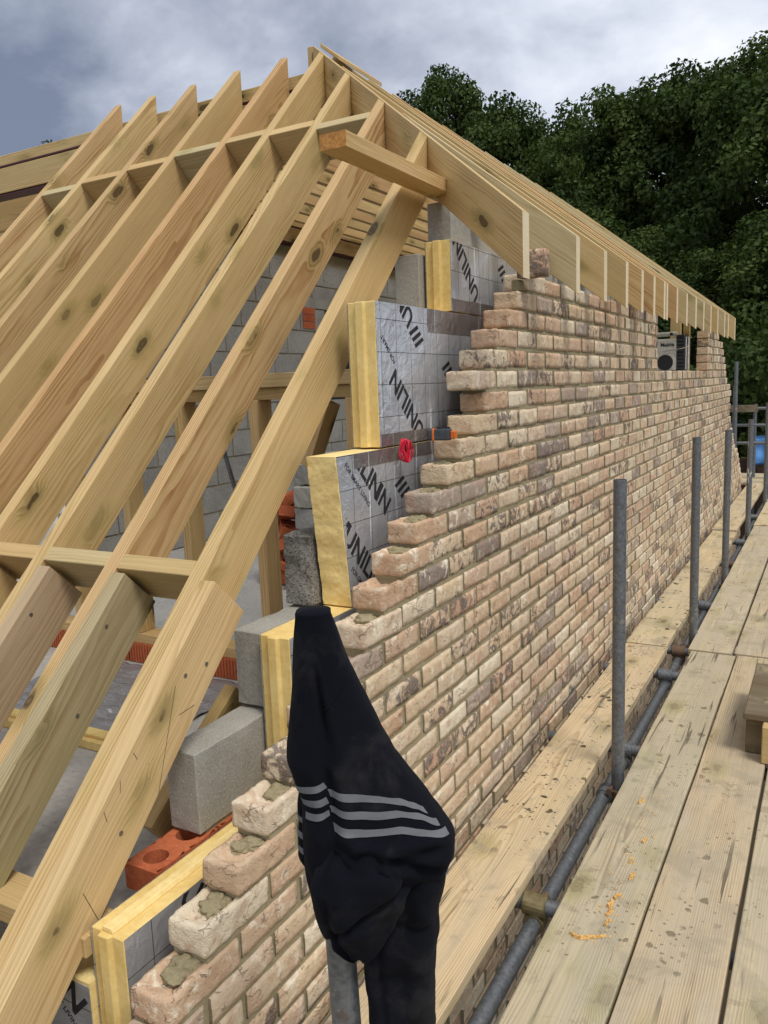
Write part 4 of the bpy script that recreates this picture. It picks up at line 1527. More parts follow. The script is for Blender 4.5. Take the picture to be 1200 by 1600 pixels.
ZB = -0.3165 + 0.0015
zb = -0.316
scaff_board(0.080, -1.6, 3.555, M_BOARD_A, 'pale spattered scaffold board nearest the brick wall, near length', z=-0.3155)
scaff_board(0.074, 3.575, 7.33, M_BOARD_A, 'pale scaffold board nearest the brick wall, middle length', z=-0.3155)
scaff_board(0.055, 7.40, 11.2, M_BOARD_A, 'pale scaffold board nearest the brick wall, far length', z=-0.3155)
scaff_board(0.434, -1.6, 3.545, M_BOARD_B, 'cracked grey scaffold board with orange foam scraps, just right of the gap', z=-0.3155)
scaff_board(0.412, 3.575, 7.7, M_BOARD_B, 'grey scaffold board right of the gap, beyond the first board ends', z=-0.3155)
scaff_board(0.405, 7.75, 11.2, M_BOARD_A, 'scaffold board right of the gap, far length', z=-0.3155)
scaff_board(0.667, -1.6, 3.56, M_BOARD_B, 'muddy scaffold board carrying the mortar stand, near length', z=-0.3155)
scaff_board(0.650, 3.585, 7.7, M_BOARD_B, 'third scaffold board from the wall, beyond the board ends', z=-0.3155)
scaff_board(0.903, -1.6, 3.57, M_BOARD_B, 'ridged grey scaffold board in the bottom right corner', z=-0.3155)
scaff_board(0.885, 3.59, 7.7, M_BOARD_B, 'fourth scaffold board from the wall, beyond the board ends', z=-0.3155)
scaff_board(1.137, -1.6, 3.57, M_BOARD_B, 'outermost scaffold board, right of the corner board', z=-0.3155)
scaff_board(1.12, 3.59, 7.7, M_BOARD_B, 'outermost scaffold board beyond the board ends', z=-0.3155)
for j in range(5):
    vs = boxv(-2.4, 1.6, 11.25 + j * 0.24, 11.475 + j * 0.24, -0.316, -0.278)
    o = part('scaffold_board', vs, BOXF, M_BOARD_A if j % 2 else M_BOARD_B, None, Matrix.Translation((-2.4, 11.36 + j * 0.24, -0.297)), bevel=0.004)
    tag(o, 'cross-laid scaffold board at the far corner of the walkway, ' + ['nearest', 'second', 'middle', 'fourth', 'farthest'][j] + ' of five', 'scaffold board', 'boards of the far return')

# far corner of the scaffold
pole('scaffold_upright', (-0.10, 11.0, -3.1), (-0.118, 11.0, 1.395), 'tall thin scaffold upright against the dark trees beyond the end of the brick wall', 'scaffold pole', None)
pole('scaffold_upright', (-0.19, 11.6, -3.1), (-0.19, 11.6, 1.06), 'short upright touching the far end of the brickwork', 'scaffold pole', None)
pole('scaffold_upright', (0.06, 11.9, -3.1), (0.06, 11.9, 0.79), 'brownish upright in the far guard rail', 'scaffold pole', None)
for j, z in enumerate((0.735, 0.50, 0.245)):
    pole('guard_rail', (-1.2, 11.62, z), (1.4, 11.62, z), ['top', 'middle', 'lowest'][j] + ' guard rail across the far end of the scaffold', 'guard rail', 'far guard rails', r=0.022)
o = bar('toe_board', (-0.25, 11.55, 0.74), (0.12, 11.55, 0.74), 0.038, 0.10, M_OLD)
tag(o, 'short brown board tied to the top far guard rail', 'board')
# blue sheet and brown fence beyond
vs, fs = [], []
for i in range(25):
    for j in range(13):
        x = -0.06 + 1.2 * i / 24
        z = 0.24 - 0.44 * j / 12
        y = 12.9 + 0.10 * math.sin(x * 9 + z * 3) + 0.08 * noise.noise(Vector((x * 4, z * 6, 3))) + (0.25 if j == 0 else 0)
        vs.append((x, y, z + 0.05 * noise.noise(Vector((x * 3, 2, 1)))))
for i in range(24):
    for j in range(12):
        a = i * 13 + j
        fs.append((a, a + 13, a + 14, a + 1))
o = part('tarpaulin', vs, fs, M_BLUE, smooth=True)
so_ = o.modifiers.new('thick', 'SOLIDIFY')
so_.thickness = 0.01
tag(o, 'bright blue tarpaulin hanging beyond the far end of the scaffold', 'tarpaulin')
fe = empty('fence', (0.3, 13.3, -3.1), 'dark brown boarded fence behind the blue tarpaulin', 'fence')
for j in range(26):
    x = -2.0 + j * 0.155
    box('fence_board', x, x + 0.145, 13.28 + (j % 2) * 0.006, 13.30 + (j % 2) * 0.006, -3.1, -0.17 + 0.02 * ((j * 7) % 3), M_FENCE, fe)
bm = bmesh.new()
bmesh.ops.create_icosphere(bm, subdivisions=3, radius=1)
for v in bm.verts:
    v.co *= 1 + 0.25 * noise.noise(v.co * 2.2)
    v.co = Vector((0.30 + v.co.x * 0.16, 13.0 + v.co.y * 0.15, 0.62 + v.co.z * 0.10))
me = bpy.data.meshes.new('plastic_bag')
bm.to_mesh(me)
bm.free()
me.materials.append(M_SILVER)
me.polygons.foreach_set('use_smooth', [True] * len(me.polygons))
tag(link('plastic_bag', me), 'crumpled silver bag hanging above the blue tarpaulin', 'bag')

# mortar stand on the right
qs0 = random.Random(33)
ms = empty('mortar_stand', (1.0, 2.8, -0.278), 'low mud caked plywood mortar stand at the right edge of the boards', 'stand')
part('top_board', boxv(0.806, 1.45, 2.32, 2.95, -0.130, -0.102), BOXF, M_OLD, ms, Matrix.Translation((0.81, 2.32, -0.11)), bevel=0.004)
part('bearer', boxv(0.814, 0.886, 2.345, 2.45, -0.2765, -0.1305), BOXF, M_OLD, ms, bevel=0.004)
part('bearer', boxv(0.83, 0.90, 2.80, 2.90, -0.2765, -0.1305), BOXF, M_OLD, ms, bevel=0.004)
part('leg', boxv(0.878, 0.945, 2.262, 2.316, -0.2765, -0.125), BOXF, M_SAWN, ms, bevel=0.004)
mb = MB()
for j in range(9):
    x, y = qs0.uniform(0.84, 1.1), qs0.uniform(2.36, 2.9)
    pts = [(x + 0.03 * math.cos(t) * qs0.uniform(0.5, 1.2), y + 0.03 * math.sin(t) * qs0.uniform(0.5, 1.2)) for t in [k * 0.7854 for k in range(8)]]
    mb.add([(px, py, -0.1015) for px, py in pts] + [(x + (px - x) * 0.5, y + (py - y) * 0.5, -0.094) for px, py in pts],
           [(k, (k + 1) % 8, 8 + (k + 1) % 8, 8 + k) for k in range(8)] + [tuple(range(8, 16))])
cr_ = mb.build('mortar_crumbs', M_MORTAR, ms)
cr_['kind'] = 'stuff'

# foam scraps on the second board
zt_ = -0.2765
qs = random.Random(21)


def scrap(pts, w_, name, label, cat='foam scrap'):
    vs, fs = [], []
    for i, (x, y) in enumerate(pts):
        d = Vector(pts[min(i + 1, len(pts) - 1)]) - Vector(pts[max(i - 1, 0)])
        nrm = Vector((-d.y, d.x)).normalized() * w_ * qs.uniform(0.5, 1.1)
        h = qs.uniform(0.004, 0.011)
        vs += [(x - nrm.x, y - nrm.y, zt_), (x + nrm.x, y + nrm.y, zt_), (x + nrm.x * 0.5, y + nrm.y * 0.5, zt_ + h), (x - nrm.x * 0.5, y - nrm.y * 0.5, zt_ + h)]
    for i in range(len(pts) - 1):
        for k in range(4):
            k2 = (k + 1) % 4
            fs.append((i * 4 + k, i * 4 + k2, i * 4 + 4 + k2, i * 4 + 4 + k))
    n_ = len(pts) - 1
    fs += [(3, 2, 1, 0), tuple(n_ * 4 + k for k in range(4))]
    return tag(part(name, vs, fs, M_FOAMO, bevel=0.0), label, cat, 'foam scraps on the scaffold board')


M_FOAMO = plain('foam_scrap', (0.62, 0.37, 0.12), 0.8, var=0.4, scale=160)
scrap([(0.500, 0.985), (0.515, 0.978), (0.530, 0.975), (0.545, 0.988), (0.560, 0.998), (0.575, 1.005), (0.588, 1.018)], 0.006, 'foam_scrap', 'long curled orange foam scrap on the cracked board, nearest the bottom')
for j, (x, y) in enumerate(((0.575, 1.07), (0.568, 1.115), (0.562, 1.155), (0.573, 1.20), (0.588, 1.315), (0.566, 1.40), (0.585, 1.53), (0.522, 1.78))):
    m_ = 5
    pts = [(x + qs.uniform(-0.004, 0.004) + i * 0.002, y - 0.015 + i * 0.008) for i in range(m_)]
    scrap(pts, [0.004, 0.007, 0.008, 0.005, 0.006, 0.003, 0.004, 0.004][j], 'foam_scrap', ['crumbly', 'frayed', 'broad frayed', 'small', 'short flat', 'tiny', 'thin', 'lone far'][j] + ' orange foam scrap on the cracked board, ' + ['next to the long curl', 'second up from the curl', 'third up from the curl', 'fourth up from the curl', 'midway along', 'just past midway', 'near the upright', 'farthest from the curl'][j])
mb = MB()
for _ in range(170):
    x, y = qs.gauss(0.56, 0.035), qs.uniform(0.96, 1.9)
    if not (0.44 < x < 0.65):
        continue
    s_ = qs.uniform(0.0008, 0.0026)
    t = qs.uniform(0, 3.1)
    c, s2 = math.cos(t) * s_ * 2.5, math.sin(t) * s_ * 2.5
    mb.add([(x - c, y - s2, zt_), (x + c, y + s2, zt_), (x + c * 0.4 - s2 * 0.5, y + s2 * 0.4 + c * 0.5, zt_ + s_)], [(0, 1, 2)])
o = part('foam_crumbs', mb.v, mb.f, M_FOAMO)
tag(o, kind='stuff')

# ------------------------------------------------------------------ things on and in the wall
# jobsite radio in the opening
ra = empty('jobsite_radio', (-0.23, 6.4, 1.2655), 'cream jobsite radio with round black speaker standing in the wall opening', 'radio')
box('body', -0.335, -0.135, 6.36, 6.56, 1.267, 1.545, M_WHITE, ra, bevel=0.012, segs=2)
mb = MB()
mb.tube([(-0.225, 6.348, 1.345), (-0.225, 6.362, 1.345)], 0.066, 28)
mb.build('speaker_grille', M_BLACK, ra)
mb = MB()
mb.box(-0.295, -0.155, 6.352, 6.359, 1.279, 1.411)
o = mb.build('speaker_frame', M_WHITE, ra, bevel=0.01)
mb = MB()
mb.tube([(-0.335, 6.40, 1.585), (-0.135, 6.40, 1.585)], 0.019, 14)
mb.box(-0.33, -0.31, 6.39, 6.43, 1.54, 1.585)
mb.box(-0.16, -0.14, 6.39, 6.43, 1.54, 1.585)
mb.build('handle', M_WHITE, ra)
mb = MB()
mb.tube([(-0.18, 6.378, 1.585), (-0.18, 6.372, 1.585)], 0.013, 14)
mb.build('knob', M_BLACK, ra)
box('side_panel', -0.1345, -0.075, 6.37, 6.55, 1.268, 1.575, M_BLACK, ra, bevel=0.006)
for j in range(9):
    box('louvre', -0.132, -0.08, 6.362, 6.3695, 1.285 + j * 0.03, 1.297 + j * 0.03, M_GREYP, ra)
for j, x in enumerate((-0.055, -0.035)):
    mb = MB()
    mb.tube([(x, 6.35, 1.28), (x, 6.35, 1.55), (x, 6.50, 1.55)], 0.0045, 8)
    mb.build('guard_bar', M_CHROME, ra)
mb = MB()
mb.tube([(-0.335, 6.345, 1.435), (-0.10, 6.345, 1.455), (-0.035, 6.345, 1.47)], 0.0045, 8)
mb.build('guard_bar', M_CHROME, ra)
me = text_mesh('Makita', 0.042, 0.001)
me.name = 'printed_lettering'
link('printed_lettering', me, ra, Matrix(((1, 0, 0, -0.265), (0, 0, -1, 6.3585), (0, 1, 0, 1.482), (0, 0, 0, 1))))
# studs behind the opening
for j, (x, y, w_) in enumerate(((-0.205, 7.15, 0.055), (-0.40, 7.6, 0.10))):
    o = timber('post', [(x, y, 1.0), (x + w_, y, 1.0), (x + w_, y + 0.05, 1.0), (x, y + 0.05, 1.0)], [(x, y, 1.85), (x + w_, y, 1.85), (x + w_, y + 0.05, 1.85), (x, y + 0.05, 1.85)], M_SAWN if j else M_YEL, zhint=(0, 1, 0))
    tag(o, ['yellow timber post just right of the radio in the opening', 'timber post directly behind the radio in the opening'][j], 'timber')

# laser level / tape case on the stepped brick
lv = empty('laser_level', (-0.05, 1.41, 1.043), 'small dark grey tool with orange bands lying on a stepped brick beside the red twine', 'tool')
Mx = Matrix.Translation((-0.048, 1.412, 1.0405)) @ Matrix.Rotation(R(8), 4, 'Z')


def lbox(name, x0, x1, y0, y1, z0, z1, mat, bevel=0.004):
    vs = [Mx @ Vector(p) for p in boxv(x0, x1, y0, y1, z0, z1)]
    part(name, vs, BOXF, mat, lv, Mx, bevel=bevel, segs=2)


lbox('body', -0.046, 0.032, -0.018, 0.018, 0.001, 0.040, M_GREYP, 0.006)
lbox('band', -0.028, -0.020, -0.0188, 0.0188, 0.0005, 0.0408, M_ORANGE, 0.002)
lbox('end_cap', 0.0325, 0.050, -0.013, 0.013, 0.006, 0.032, M_ORANGE, 0.004)
lbox('top_rib', -0.015, 0.028, -0.010, 0.010, 0.0405, 0.045, M_BLACK, 0.002)

# red twine bundle
tw = None
mb = MB()
qt = random.Random(4)
for j in range(9):
    pts = []
    ph, tilt_ = qt.uniform(0, 6), qt.uniform(-0.5, 0.5)
    for i in range(22):
        t = 2 * math.pi * i / 21
        pts.append((-0.118 + 0.012 * math.sin(t + ph) + tilt_ * 0.01, 1.292 + (0.014 + 0.004 * math.sin(ph)) * math.cos(t + tilt_) , 1.018 + 0.034 * math.sin(t) + 0.004 * math.sin(3 * t + ph)))
    mb.tube(pts, 0.0022, 6)
o = mb.build('red_twine', M_RED, smooth=True)
tag(o, 'loose loop of bright red twine caught between foil board and stepped brick', 'twine')

# ------------------------------------------------------------------ black jumper hung over the nearest upright
JO = Vector((0.39, 0.0, 0.0))
JR = Vector((0.871, 0.491, 0.0))
JC = Vector((0.491, -0.871, 0.0))


def jp(s_, t, z):
    return JO + JR * s_ + JC * t + Vector((0, 0, z))


def lerp_tab(tab, z):
    """tab: rows (z, v1, v2, ...) with z falling"""
    if z >= tab[0][0]:
        return tab[0][1:]
    for a, b in zip(tab, tab[1:]):
        if z >= b[0]:
            f = (a[0] - z) / (a[0] - b[0])
            return [p + (q_ - p) * f for p, q_ in zip(a[1:], b[1:])]
    return tab[-1][1:]


#        z      left    right   back   front  fold position
BODY = [(0.880, -0.026, 0.027, -0.027, 0.028, 0.000), (0.854, -0.030, 0.036, -0.029, 0.031, 0.001), (0.818, -0.034, 0.047, -0.031, 0.034, 0.003),
        (0.777, -0.038, 0.063, -0.034, 0.038, 0.005), (0.735, -0.044, 0.080, -0.037, 0.044, 0.007), (0.693, -0.049, 0.098, -0.040, 0.050, 0.009),
        (0.650, -0.054, 0.121, -0.044, 0.056, 0.012), (0.617, -0.046, 0.145, -0.048, 0.062, 0.014), (0.584, -0.036, 0.167, -0.052, 0.068, 0.015),
        (0.551, -0.034, 0.188, -0.055, 0.074, 0.018), (0.517, -0.034, 0.206, -0.055, 0.074, 0.020), (0.484, -0.036, 0.203, -0.050, 0.066, 0.022),
        (0.455, -0.033, 0.193, -0.042, 0.052, 0.022), (0.430, -0.026, 0.184, -0.030, 0.034, 0.022), (0.415, -0.010, 0.160, -0.015, 0.015, 0.022)]


def body(theta, z):
    sl_, sr_, tb, tf, sf = lerp_tab(BODY, z)
    a, c = (sr_ - sl_) / 2, (sl_ + sr_) / 2
    cs, sn = math.cos(theta), math.sin(theta)
    e = 0.8
    ss = c + a * math.copysign(abs(cs) ** e, cs)
    tt = (tf if sn > 0 else -tb) * math.copysign(abs(sn) ** 0.75, sn)
    u = (ss - sl_) / max(1e-6, sr_ - sl_)
    drop = min(1.0, max(0.0, (0.88 - z) / 0.30))
    if sn > 0:
        # two hanging panels meet in a deep fold; softer ridges radiate from the pole top
        g = math.exp(-((ss - sf) / (0.006 + 0.006 * drop)) ** 2)
        tt -= 0.022 * drop * g
        tt += drop * (0.004 + 0.005 * math.sin(u * 5.2 + 0.9)) * min(1, sn * 2)
        for (ua, za, ub, zb_, dp) in ((0.42, 0.525, 0.95, 0.475, 0.013), (0.30, 0.535, 0.62, 0.45, 0.011), (0.40, 0.80, 0.47, 0.66, 0.006), (0.62, 0.515, 0.97, 0.515, 0.010)):
            # creases pulled between two points of the cloth
            du, dz_ = ub - ua, zb_ - za
            L2 = du * du * 0.04 + dz_ * dz_
            f = max(0.0, min(1.0, ((u - ua) * du * 0.04 + (z - za) * dz_) / L2))
            e2 = ((u - ua - du * f) * 0.2) ** 2 + (z - za - dz_ * f) ** 2
            tt -= dp * math.exp(-e2 / 0.00006) * math.sin(math.pi * min(1, max(0, 0.1 + 0.9 * f)))
            tt += dp * 0.6 * math.exp(-(math.sqrt(e2) - 0.016) ** 2 / 0.00008)
        tt -= 0.018 * drop * max(0.0, (sf - ss) / 0.06)
        if abs(ss) < 0.034:
            tt = max(tt, math.sqrt(max(0, 0.034 ** 2 - ss * ss)) * 0.95 - 0.004)
    p = jp(ss, tt, z)
    nv = noise.noise_vector(p * 13)
    nv2 = noise.noise_vector(Vector((p.x * 30, p.y * 30, p.z * 44)))
    return p + (nv * 0.004 + nv2 * 0.0018) * drop


ju = empty('jumper', (0.39, 0.0, 0.30), 'black sports jumper with three grey stripes hung over the nearest scaffold pole', 'jumper')


def loft(fn, zs, n, name, mat, parent, cap0=True, cap1=True, smooth=True):
    vs, fs = [], []
    for z in zs:
        for k in range(n):
            vs.append(fn(2 * math.pi * k / n, z))
    for i in range(len(zs) - 1):
        for k in range(n):
            k2 = (k + 1) % n
            fs.append((i * n + k, i * n + k2, (i + 1) * n + k2, (i + 1) * n + k))
    if cap0:
        vs.append(sum(vs[:n], Vector()) / n + Vector((0, 0, 0.004)))
        fs += [(k, (k + 1) % n, len(vs) - 1) for k in range(n)]
    if cap1:
        b0_ = (len(zs) - 1) * n
        vs.append(sum(vs[b0_:b0_ + n], Vector()) / n)
        fs += [(b0_ + k, b0_ + (k + 1) % n, len(vs) - 1) for k in range(n)]
    return part(name, vs, fs, mat, parent, smooth=smooth)


loft(body, [0.886, 0.883] + [0.88 - 0.465 * i / 70 for i in range(71)], 120, 'torso', M_CLOTH, ju)
# lower sleeve, hanging free to the right of the pole
SLV = [(0.540, 0.100, 0.165, -0.020, 0.030), (0.50, 0.095, 0.192, -0.030, 0.048), (0.426, 0.080, 0.189, -0.030, 0.045), (0.372, 0.060, 0.180, -0.032, 0.042), (0.358, 0.055, 0.180, -0.034, 0.045),
       (0.313, 0.051, 0.175, -0.034, 0.042), (0.219, 0.057, 0.169, -0.032, 0.038), (0.05, 0.064, 0.157, -0.028, 0.034), (-0.02, 0.067, 0.150, -0.026, 0.030), (-0.10, 0.072, 0.142, -0.022, 0.026)]


def sleeve(theta, z):
    sl_, sr_, tb, tf = lerp_tab(SLV, z)
    a, c = (sr_ - sl_) / 2, (sl_ + sr_) / 2
    cs, sn = math.cos(theta), math.sin(theta)
    ss = c + a * math.copysign(abs(cs) ** 0.85, cs)
    tt = (tf if sn > 0 else -tb) * math.copysign(abs(sn) ** 0.8, sn)
    u = (ss - sl_) / (sr_ - sl_)
    if sn > 0:
        tt += 0.006 * math.sin(u * 8 + z * 5) * min(1, sn * 2) - 0.010 * math.exp(-((u - 0.22) / 0.05) ** 2)
        tt -= 0.006 * math.exp(-((z - 0.366 - 0.01 * u) / 0.006) ** 2)
    p = jp(ss, tt, z)
    k = noise.noise(Vector((u * 2.2 + z * 3, z * 26, 1.7)))
    p = p + JC * (0.009 * k if sn > -0.2 else 0)
    return p + noise.noise_vector(p * 16) * 0.006 + noise.noise_vector(p * 40) * 0.0025


loft(sleeve, [0.54 - 0.64 * i / 90 for i in range(91)], 72, 'sleeve', M_CLOTH, ju)
# gathered roll of cloth at the front, the neck turned under
LOB = [(0.540, 0.020, 0.100, 0.020, 0.070), (0.490, -0.012, 0.128, 0.010, 0.088), (0.455, -0.022, 0.135, 0.000, 0.094), (0.420, -0.022, 0.122, -0.010, 0.090), (0.385, -0.012, 0.108, -0.015, 0.080),
       (0.350, 0.004, 0.090, -0.012, 0.066), (0.328, 0.018, 0.076, -0.005, 0.052), (0.318, 0.034, 0.060, 0.010, 0.038)]


def lobe(theta, z):
    sl_, sr_, tb, tf = lerp_tab(LOB, z)
    a, c = (sr_ - sl_) / 2, (sl_ + sr_) / 2
    m_, hh = (tb + tf) / 2, (tf - tb) / 2
    cs, sn = math.cos(theta), math.sin(theta)
    ss = c + a * math.copysign(abs(cs) ** 0.9, cs)
    u = (ss - sl_) / (sr_ - sl_)
    tt = m_ + hh * sn
    if sn > 0:
        # a curving tuck runs from lower left up to the right
        k = (z - (0.355 + 0.115 * u)) / 0.010
        tt -= 0.016 * math.exp(-k * k)
        k = (u - 0.13 - (0.5 - z) * 0.5) / 0.05
        tt -= 0.010 * math.exp(-k * k)
        tt += 0.005 * math.sin(u * 10 + z * 40)
    p = jp(ss, tt, z)
    return p + noise.noise_vector(p * 18) * 0.006 + noise.noise_vector(p * 45) * 0.002


loft(lobe, [0.54 - 0.222 * i / 50 for i in range(51)], 84, 'neck_fold', M_CLOTH, ju)
# raglan seam
mb = MB()
pts_ = []
for i in range(30):
    f = i / 29
    z = 0.735 + 0.055 * f
    u_ = 0.42 + 0.50 * f
    th = math.acos(max(-1, min(1, math.copysign(abs(2 * u_ - 1) ** (1 / 0.8), 2 * u_ - 1))))
    pts_.append(body(th, z) + JC * 0.0003)
mb.tube(pts_, 0.0013, 6)
mb.build('seam', M_CLOTH, ju, smooth=True)
# the far sleeve end showing at the left
FLP = [(0.600, -0.040, 0.0, -0.040, 0.0), (0.555, -0.043, -0.012, -0.040, 0.0), (0.472, -0.047, -0.014, -0.036, 0.004), (0.450, -0.036, -0.020, -0.028, -0.005)]


def flap(theta, z):
    sl_, sr_, tb, tf = lerp_tab(FLP, z)
    p = jp((sl_ + sr_) / 2 + (sr_ - sl_) / 2 * math.cos(theta), (tb + tf) / 2 + (tf - tb) / 2 * math.sin(theta), z)
    return p + noise.noise_vector(p * 25) * 0.003


loft(flap, [0.60 - 0.15 * i / 24 for i in range(25)], 32, 'far_sleeve', M_CLOTH, ju)


def on_body(u, z, lift):
    k = max(-0.9999, min(0.9999, 2 * u - 1))
    th = math.acos(max(-1, min(1, math.copysign(abs(k) ** (1 / 0.8), k))))
    e = 1e-3
    p = body(th, z)
    n_ = (body(th + e, z) - body(th - e, z)).cross(body(th, z - e) - body(th, z + e)).normalized()
    if n_.dot(JC) < 0:
        n_ = -n_
    return p + n_ * lift


def body_u(s_, z):
    sl_, sr_, tb, tf, sf = lerp_tab(BODY, z)
    return min(0.985, max(0.004, (s_ - sl_) / (sr_ - sl_)))


def stripe(pts, hw):
    """grey band sewn along a line of (s, z) points on the front of the torso"""
    N = 46
    tab = []
    for i in range(N + 1):
        f = i / N * (len(pts) - 1)
        j = min(int(f), len(pts) - 2)
        g = f - j
        g2 = g * g * (3 - 2 * g) * 0.3 + g * 0.7
        tab.append((pts[j][0] + (pts[j + 1][0] - pts[j][0]) * g, pts[j][1] + (pts[j + 1][1] - pts[j][1]) * g2))
    vs, fs = [], []
    for i, (s_, z) in enumerate(tab):
        u_ = body_u(s_, z)
        for j in range(5):
            vs.append(on_body(u_, z + hw * (1 - j / 2), 0.0014))
    for i in range(N):
        for j in range(4):
            a_ = i * 5 + j
            fs.append((a_, a_ + 1, a_ + 6, a_ + 5))
    return part('stripe', vs, fs, M_STRIPE, ju, smooth=True)


for pts in ([(0.012, 0.612), (0.056, 0.610), (0.090, 0.606), (0.122, 0.597), (0.143, 0.586), (0.160, 0.575)],
            [(0.013, 0.588), (0.056, 0.587), (0.118, 0.581), (0.148, 0.571), (0.178, 0.554)],
            [(0.019, 0.563), (0.056, 0.563), (0.120, 0.557), (0.153, 0.549), (0.194, 0.536)]):
    stripe(pts, 0.0055)
for pts in ([(-0.041, 0.613), (0.008, 0.625)], [(-0.030, 0.593), (0.009, 0.602)], [(-0.024, 0.573), (0.011, 0.582)]):
    stripe(pts, 0.0052)
for j, z in enumerate((0.540, 0.515, 0.490)):
    vs, fs = [], []
    for i in range(19):
        th = math.pi * i / 18
        for dz_ in (0.005, -0.005):
            p = flap(th, z + dz_ - 0.004 * math.cos(th))
            c = flap(th + math.pi, z + dz_)
            vs.append(p + (p - c).normalized() * 0.0012)
    for i in range(18):
        fs.append((2 * i, 2 * i + 1, 2 * i + 3, 2 * i + 2))
    part('stripe', vs, fs, M_STRIPE, ju, smooth=True)

# ------------------------------------------------------------------ trees
def crown_mesh(seed, rx, hz, clumps, leaves, leaf):
    """leafy crown: leaf sized faces gathered in clumps on an uneven, open volume; base at z=0"""
    q_ = random.Random(seed)
    vs, fs, ids = [], [], []
    cl_ = []
    for _ in range(clumps):
        th = q_.uniform(0, 2 * math.pi)
        zc = q_.uniform(-1, 1)
        rad = math.sqrt(max(0, 1 - zc * zc)) * (0.62 + 0.38 * q_.random())
        wob = 1 + 0.55 * noise.noise(Vector((math.cos(th) * 1.6, math.sin(th) * 1.6, zc * 2.2 + seed)))
        taper = 1.0 if zc > -0.2 else 0.9
        c = Vector((math.cos(th) * rad * rx * wob * taper, math.sin(th) * rad * rx * wob * taper, hz * (1 + zc * (0.90 + 0.16 * q_.random()))))
        cl_.append((c, q_.uniform(0.30, 0.72), q_.random()))
    for c, r_, tone in cl_:
        n_ = int(leaves * (r_ / 0.55) ** 2)
        for _ in range(n_):
            d = Vector((q_.gauss(0, 1), q_.gauss(0, 1), q_.gauss(0, 1))).normalized()
            p = c + Vector((d.x, d.y, d.z * 0.75)) * r_ * (0.25 + 0.75 * q_.random() ** 0.5)
            nn = (d * 0.6 + Vector((q_.gauss(0, 0.7), q_.gauss(0, 0.7), 0.55 + q_.gauss(0, 0.5)))).normalized()
            t_ = nn.orthogonal().normalized()
            t_.rotate(Matrix.Rotation(q_.uniform(0, 6.28), 3, nn))
            b_ = nn.cross(t_)
            L_ = leaf * q_.uniform(0.55, 1.5)
            i0 = len(vs)
            vs += [p - t_ * L_ * 0.5, p + b_ * L_ * 0.32 + nn * L_ * 0.05, p + t_ * L_ * 0.5, p - b_ * L_ * 0.32 + nn * L_ * 0.05]
            fs.append((i0, i0 + 1, i0 + 2, i0 + 3))
            ids.append(min(1, max(0, tone * 0.82 + q_.random() * 0.18)))
    me = mesh('crown', vs, fs, M_LEAF)
    at_ = me.attributes.new('leaf_id', 'FLOAT', 'FACE')
    at_.data.foreach_set('value', ids)
    return me, cl_


def trunk_mesh(seed, cl_, h0, top, r0):
    q_ = random.Random(seed)
    mb = MB()
    pts, rs = [], []
    for i in range(9):
        f = i / 8
        pts.append(Vector((0.25 * noise.noise(Vector((f * 2, seed, 0))) * f * 3, 0.25 * noise.noise(Vector((f * 2, seed, 7))) * f * 3, -h0 + (top + h0) * f)))
        rs.append(r0 * (1 - 0.86 * f) + (0.12 * r0 if i == 0 else 0))
    mb.tube(pts, rs, 10)
    for c, r_, t_ in q_.sample(cl_, min(20, len(cl_))):
        f = min(0.92, max(0.25, (c.z + h0) / (top + h0) - 0.16))
        j = int(f * 8)
        p0 = pts[j]
        mid = p0.lerp(c, 0.5) + Vector((0, 0, -0.12 * (c - p0).length))
        rr = rs[j] * 0.42
        mb.tube([p0, mid, c], [rr, rr * 0.6, rr * 0.2], 6)
    me = fixn(mesh('trunk', mb.v, mb.f, M_BARK))
    return me


CRW = []
for sd3, rx, hz in ((11, 2.5, 4.6), (23, 2.3, 4.2), (37, 2.7, 4.4)):
    me, cl_ = crown_mesh(sd3, rx, hz, 150, 400, 0.11)
    CRW.append((me, trunk_mesh(sd3, cl_, 3.2, hz * 1.7, 0.24), hz))
sm_, scl = crown_mesh(51, 1.5, 1.7, 70, 300, 0.085)
SHR = (sm_, trunk_mesh(51, scl, 0.4, 2.4, 0.07), 1.7)


def tree(x, y, ztop, v, label, wide=1.0, name='oak_tree', cat='tree', group='oak trees behind the building', zb_=None):
    me, tm, hz = CRW[v] if name == 'oak_tree' else SHR
    h = 2.08 * hz
    t = empty(name, (x, y, -3.1), label, cat, group)
    base = -3.1 + (1.4 if name == 'oak_tree' else 0.15) if zb_ is None else zb_
    k = (ztop - base) / h
    rot = Matrix.Rotation((x * 7.3 + y * 3.1) % 6.28, 4, 'Z')
    Sx = Matrix.Diagonal((wide * 0.5 + k * 0.5, wide * 0.5 + k * 0.5, k, 1))
    M = Matrix.Translation((x, y, base)) @ rot @ Sx
    link('crown', me, t, M)
    link('trunk', tm, t, M)
    return t


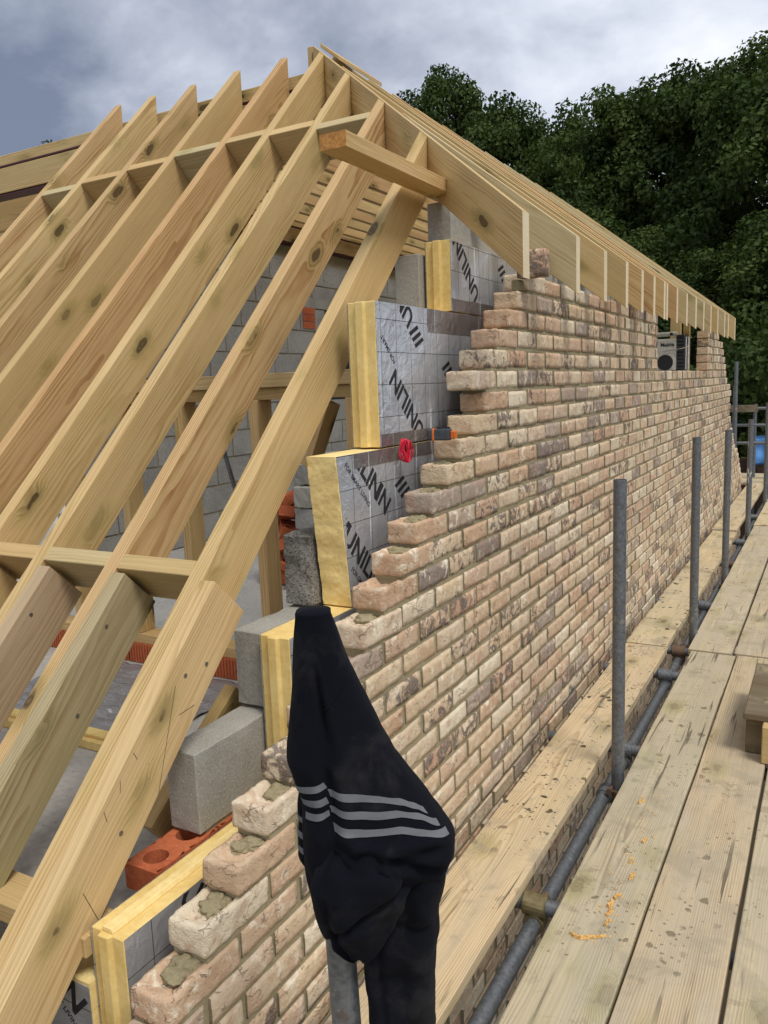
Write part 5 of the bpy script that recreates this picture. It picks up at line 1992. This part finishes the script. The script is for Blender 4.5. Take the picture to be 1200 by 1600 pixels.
tree(-13.0, 30.0, 13.7, 0, 'separate taller oak just right of the roof peak, against the sky', 0.85)
tree(-14.9, 32.5, 11.0, 1, 'small oak showing low behind the roof peak', 0.7)
tree(-9.2, 27.2, 10.9, 1, 'oak at the dip in the tree line, right of the separate tall oak', 0.75)
tree(-11.0, 29.5, 10.0, 2, 'oak filling the gap beside the separate tall oak', 0.9)
tree(-6.1, 26.2, 10.3, 2, 'broad oak near the middle of the tree line', 0.95)
tree(-7.6, 29.5, 10.6, 0, 'oak standing back in the middle of the tree line', 0.95)
tree(-4.5, 25.8, 10.0, 0, 'oak right of the middle of the tree line', 0.9)
tree(-3.2, 25.4, 10.0, 1, 'oak above the far end of the rafter tails', 0.9)
tree(-2.2, 24.6, 9.7, 2, 'oak left of the tallest oak at the right edge', 0.9)
tree(-0.9, 23.0, 9.7, 0, 'tallest looking oak at the right edge of the photo', 1.0)
tree(0.6, 21.2, 9.0, 1, 'oak cut off by the right edge of the photo', 1.0)
tree(2.9, 20.0, 9.4, 2, 'oak beyond the right edge of the photo', 1.0)
tree(5.6, 19.0, 9.0, 0, 'oak well beyond the right edge of the photo', 1.0)
tree(-8.9, 23.2, 7.6, 2, 'lower oak in front, right of the roof slope', 0.95)
tree(-5.6, 22.2, 6.2, 1, 'lower oak in front of the middle of the tree line', 1.0)
tree(-3.2, 20.7, 5.0, 0, 'lower oak behind the rafter tails', 0.95)
tree(-1.4, 19.0, 4.1, 2, 'low oak behind the last rafter tails', 0.9)
tree(0.9, 18.4, 5.2, 1, 'low dark oak at the right edge behind the scaffold', 1.0)
tree(3.4, 17.0, 6.0, 0, 'low oak beyond the right edge', 1.0)
tree(-12.2, 26.5, 7.0, 1, 'lower oak mostly hidden by the roof', 1.0)
tree(-44.0, 38.8, 18.3, 2, 'distant tree top just showing over the ridge beam at the far left', 1.7)
for j, (x, y, z, lab) in enumerate(((-0.55, 15.6, 1.6, 'sunlit leafy shrub behind the last rafter tail at the right edge'), (0.75, 15.0, 2.4, 'leafy shrub at the right edge above the scaffold poles'), (-1.9, 16.6, 1.2, 'shrub hidden behind the far end of the wall'),
                                   (0.35, 16.3, 0.6, 'dark shrub behind the far guard rails'), (1.9, 15.2, 1.5, 'shrub beyond the right edge'), (-0.4, 17.3, 0.9, 'dark shrub in the shade under the oaks'))):
    tree(x, y, z, 0, lab, 1.0, 'shrub', 'shrub', 'shrubs under the oaks')
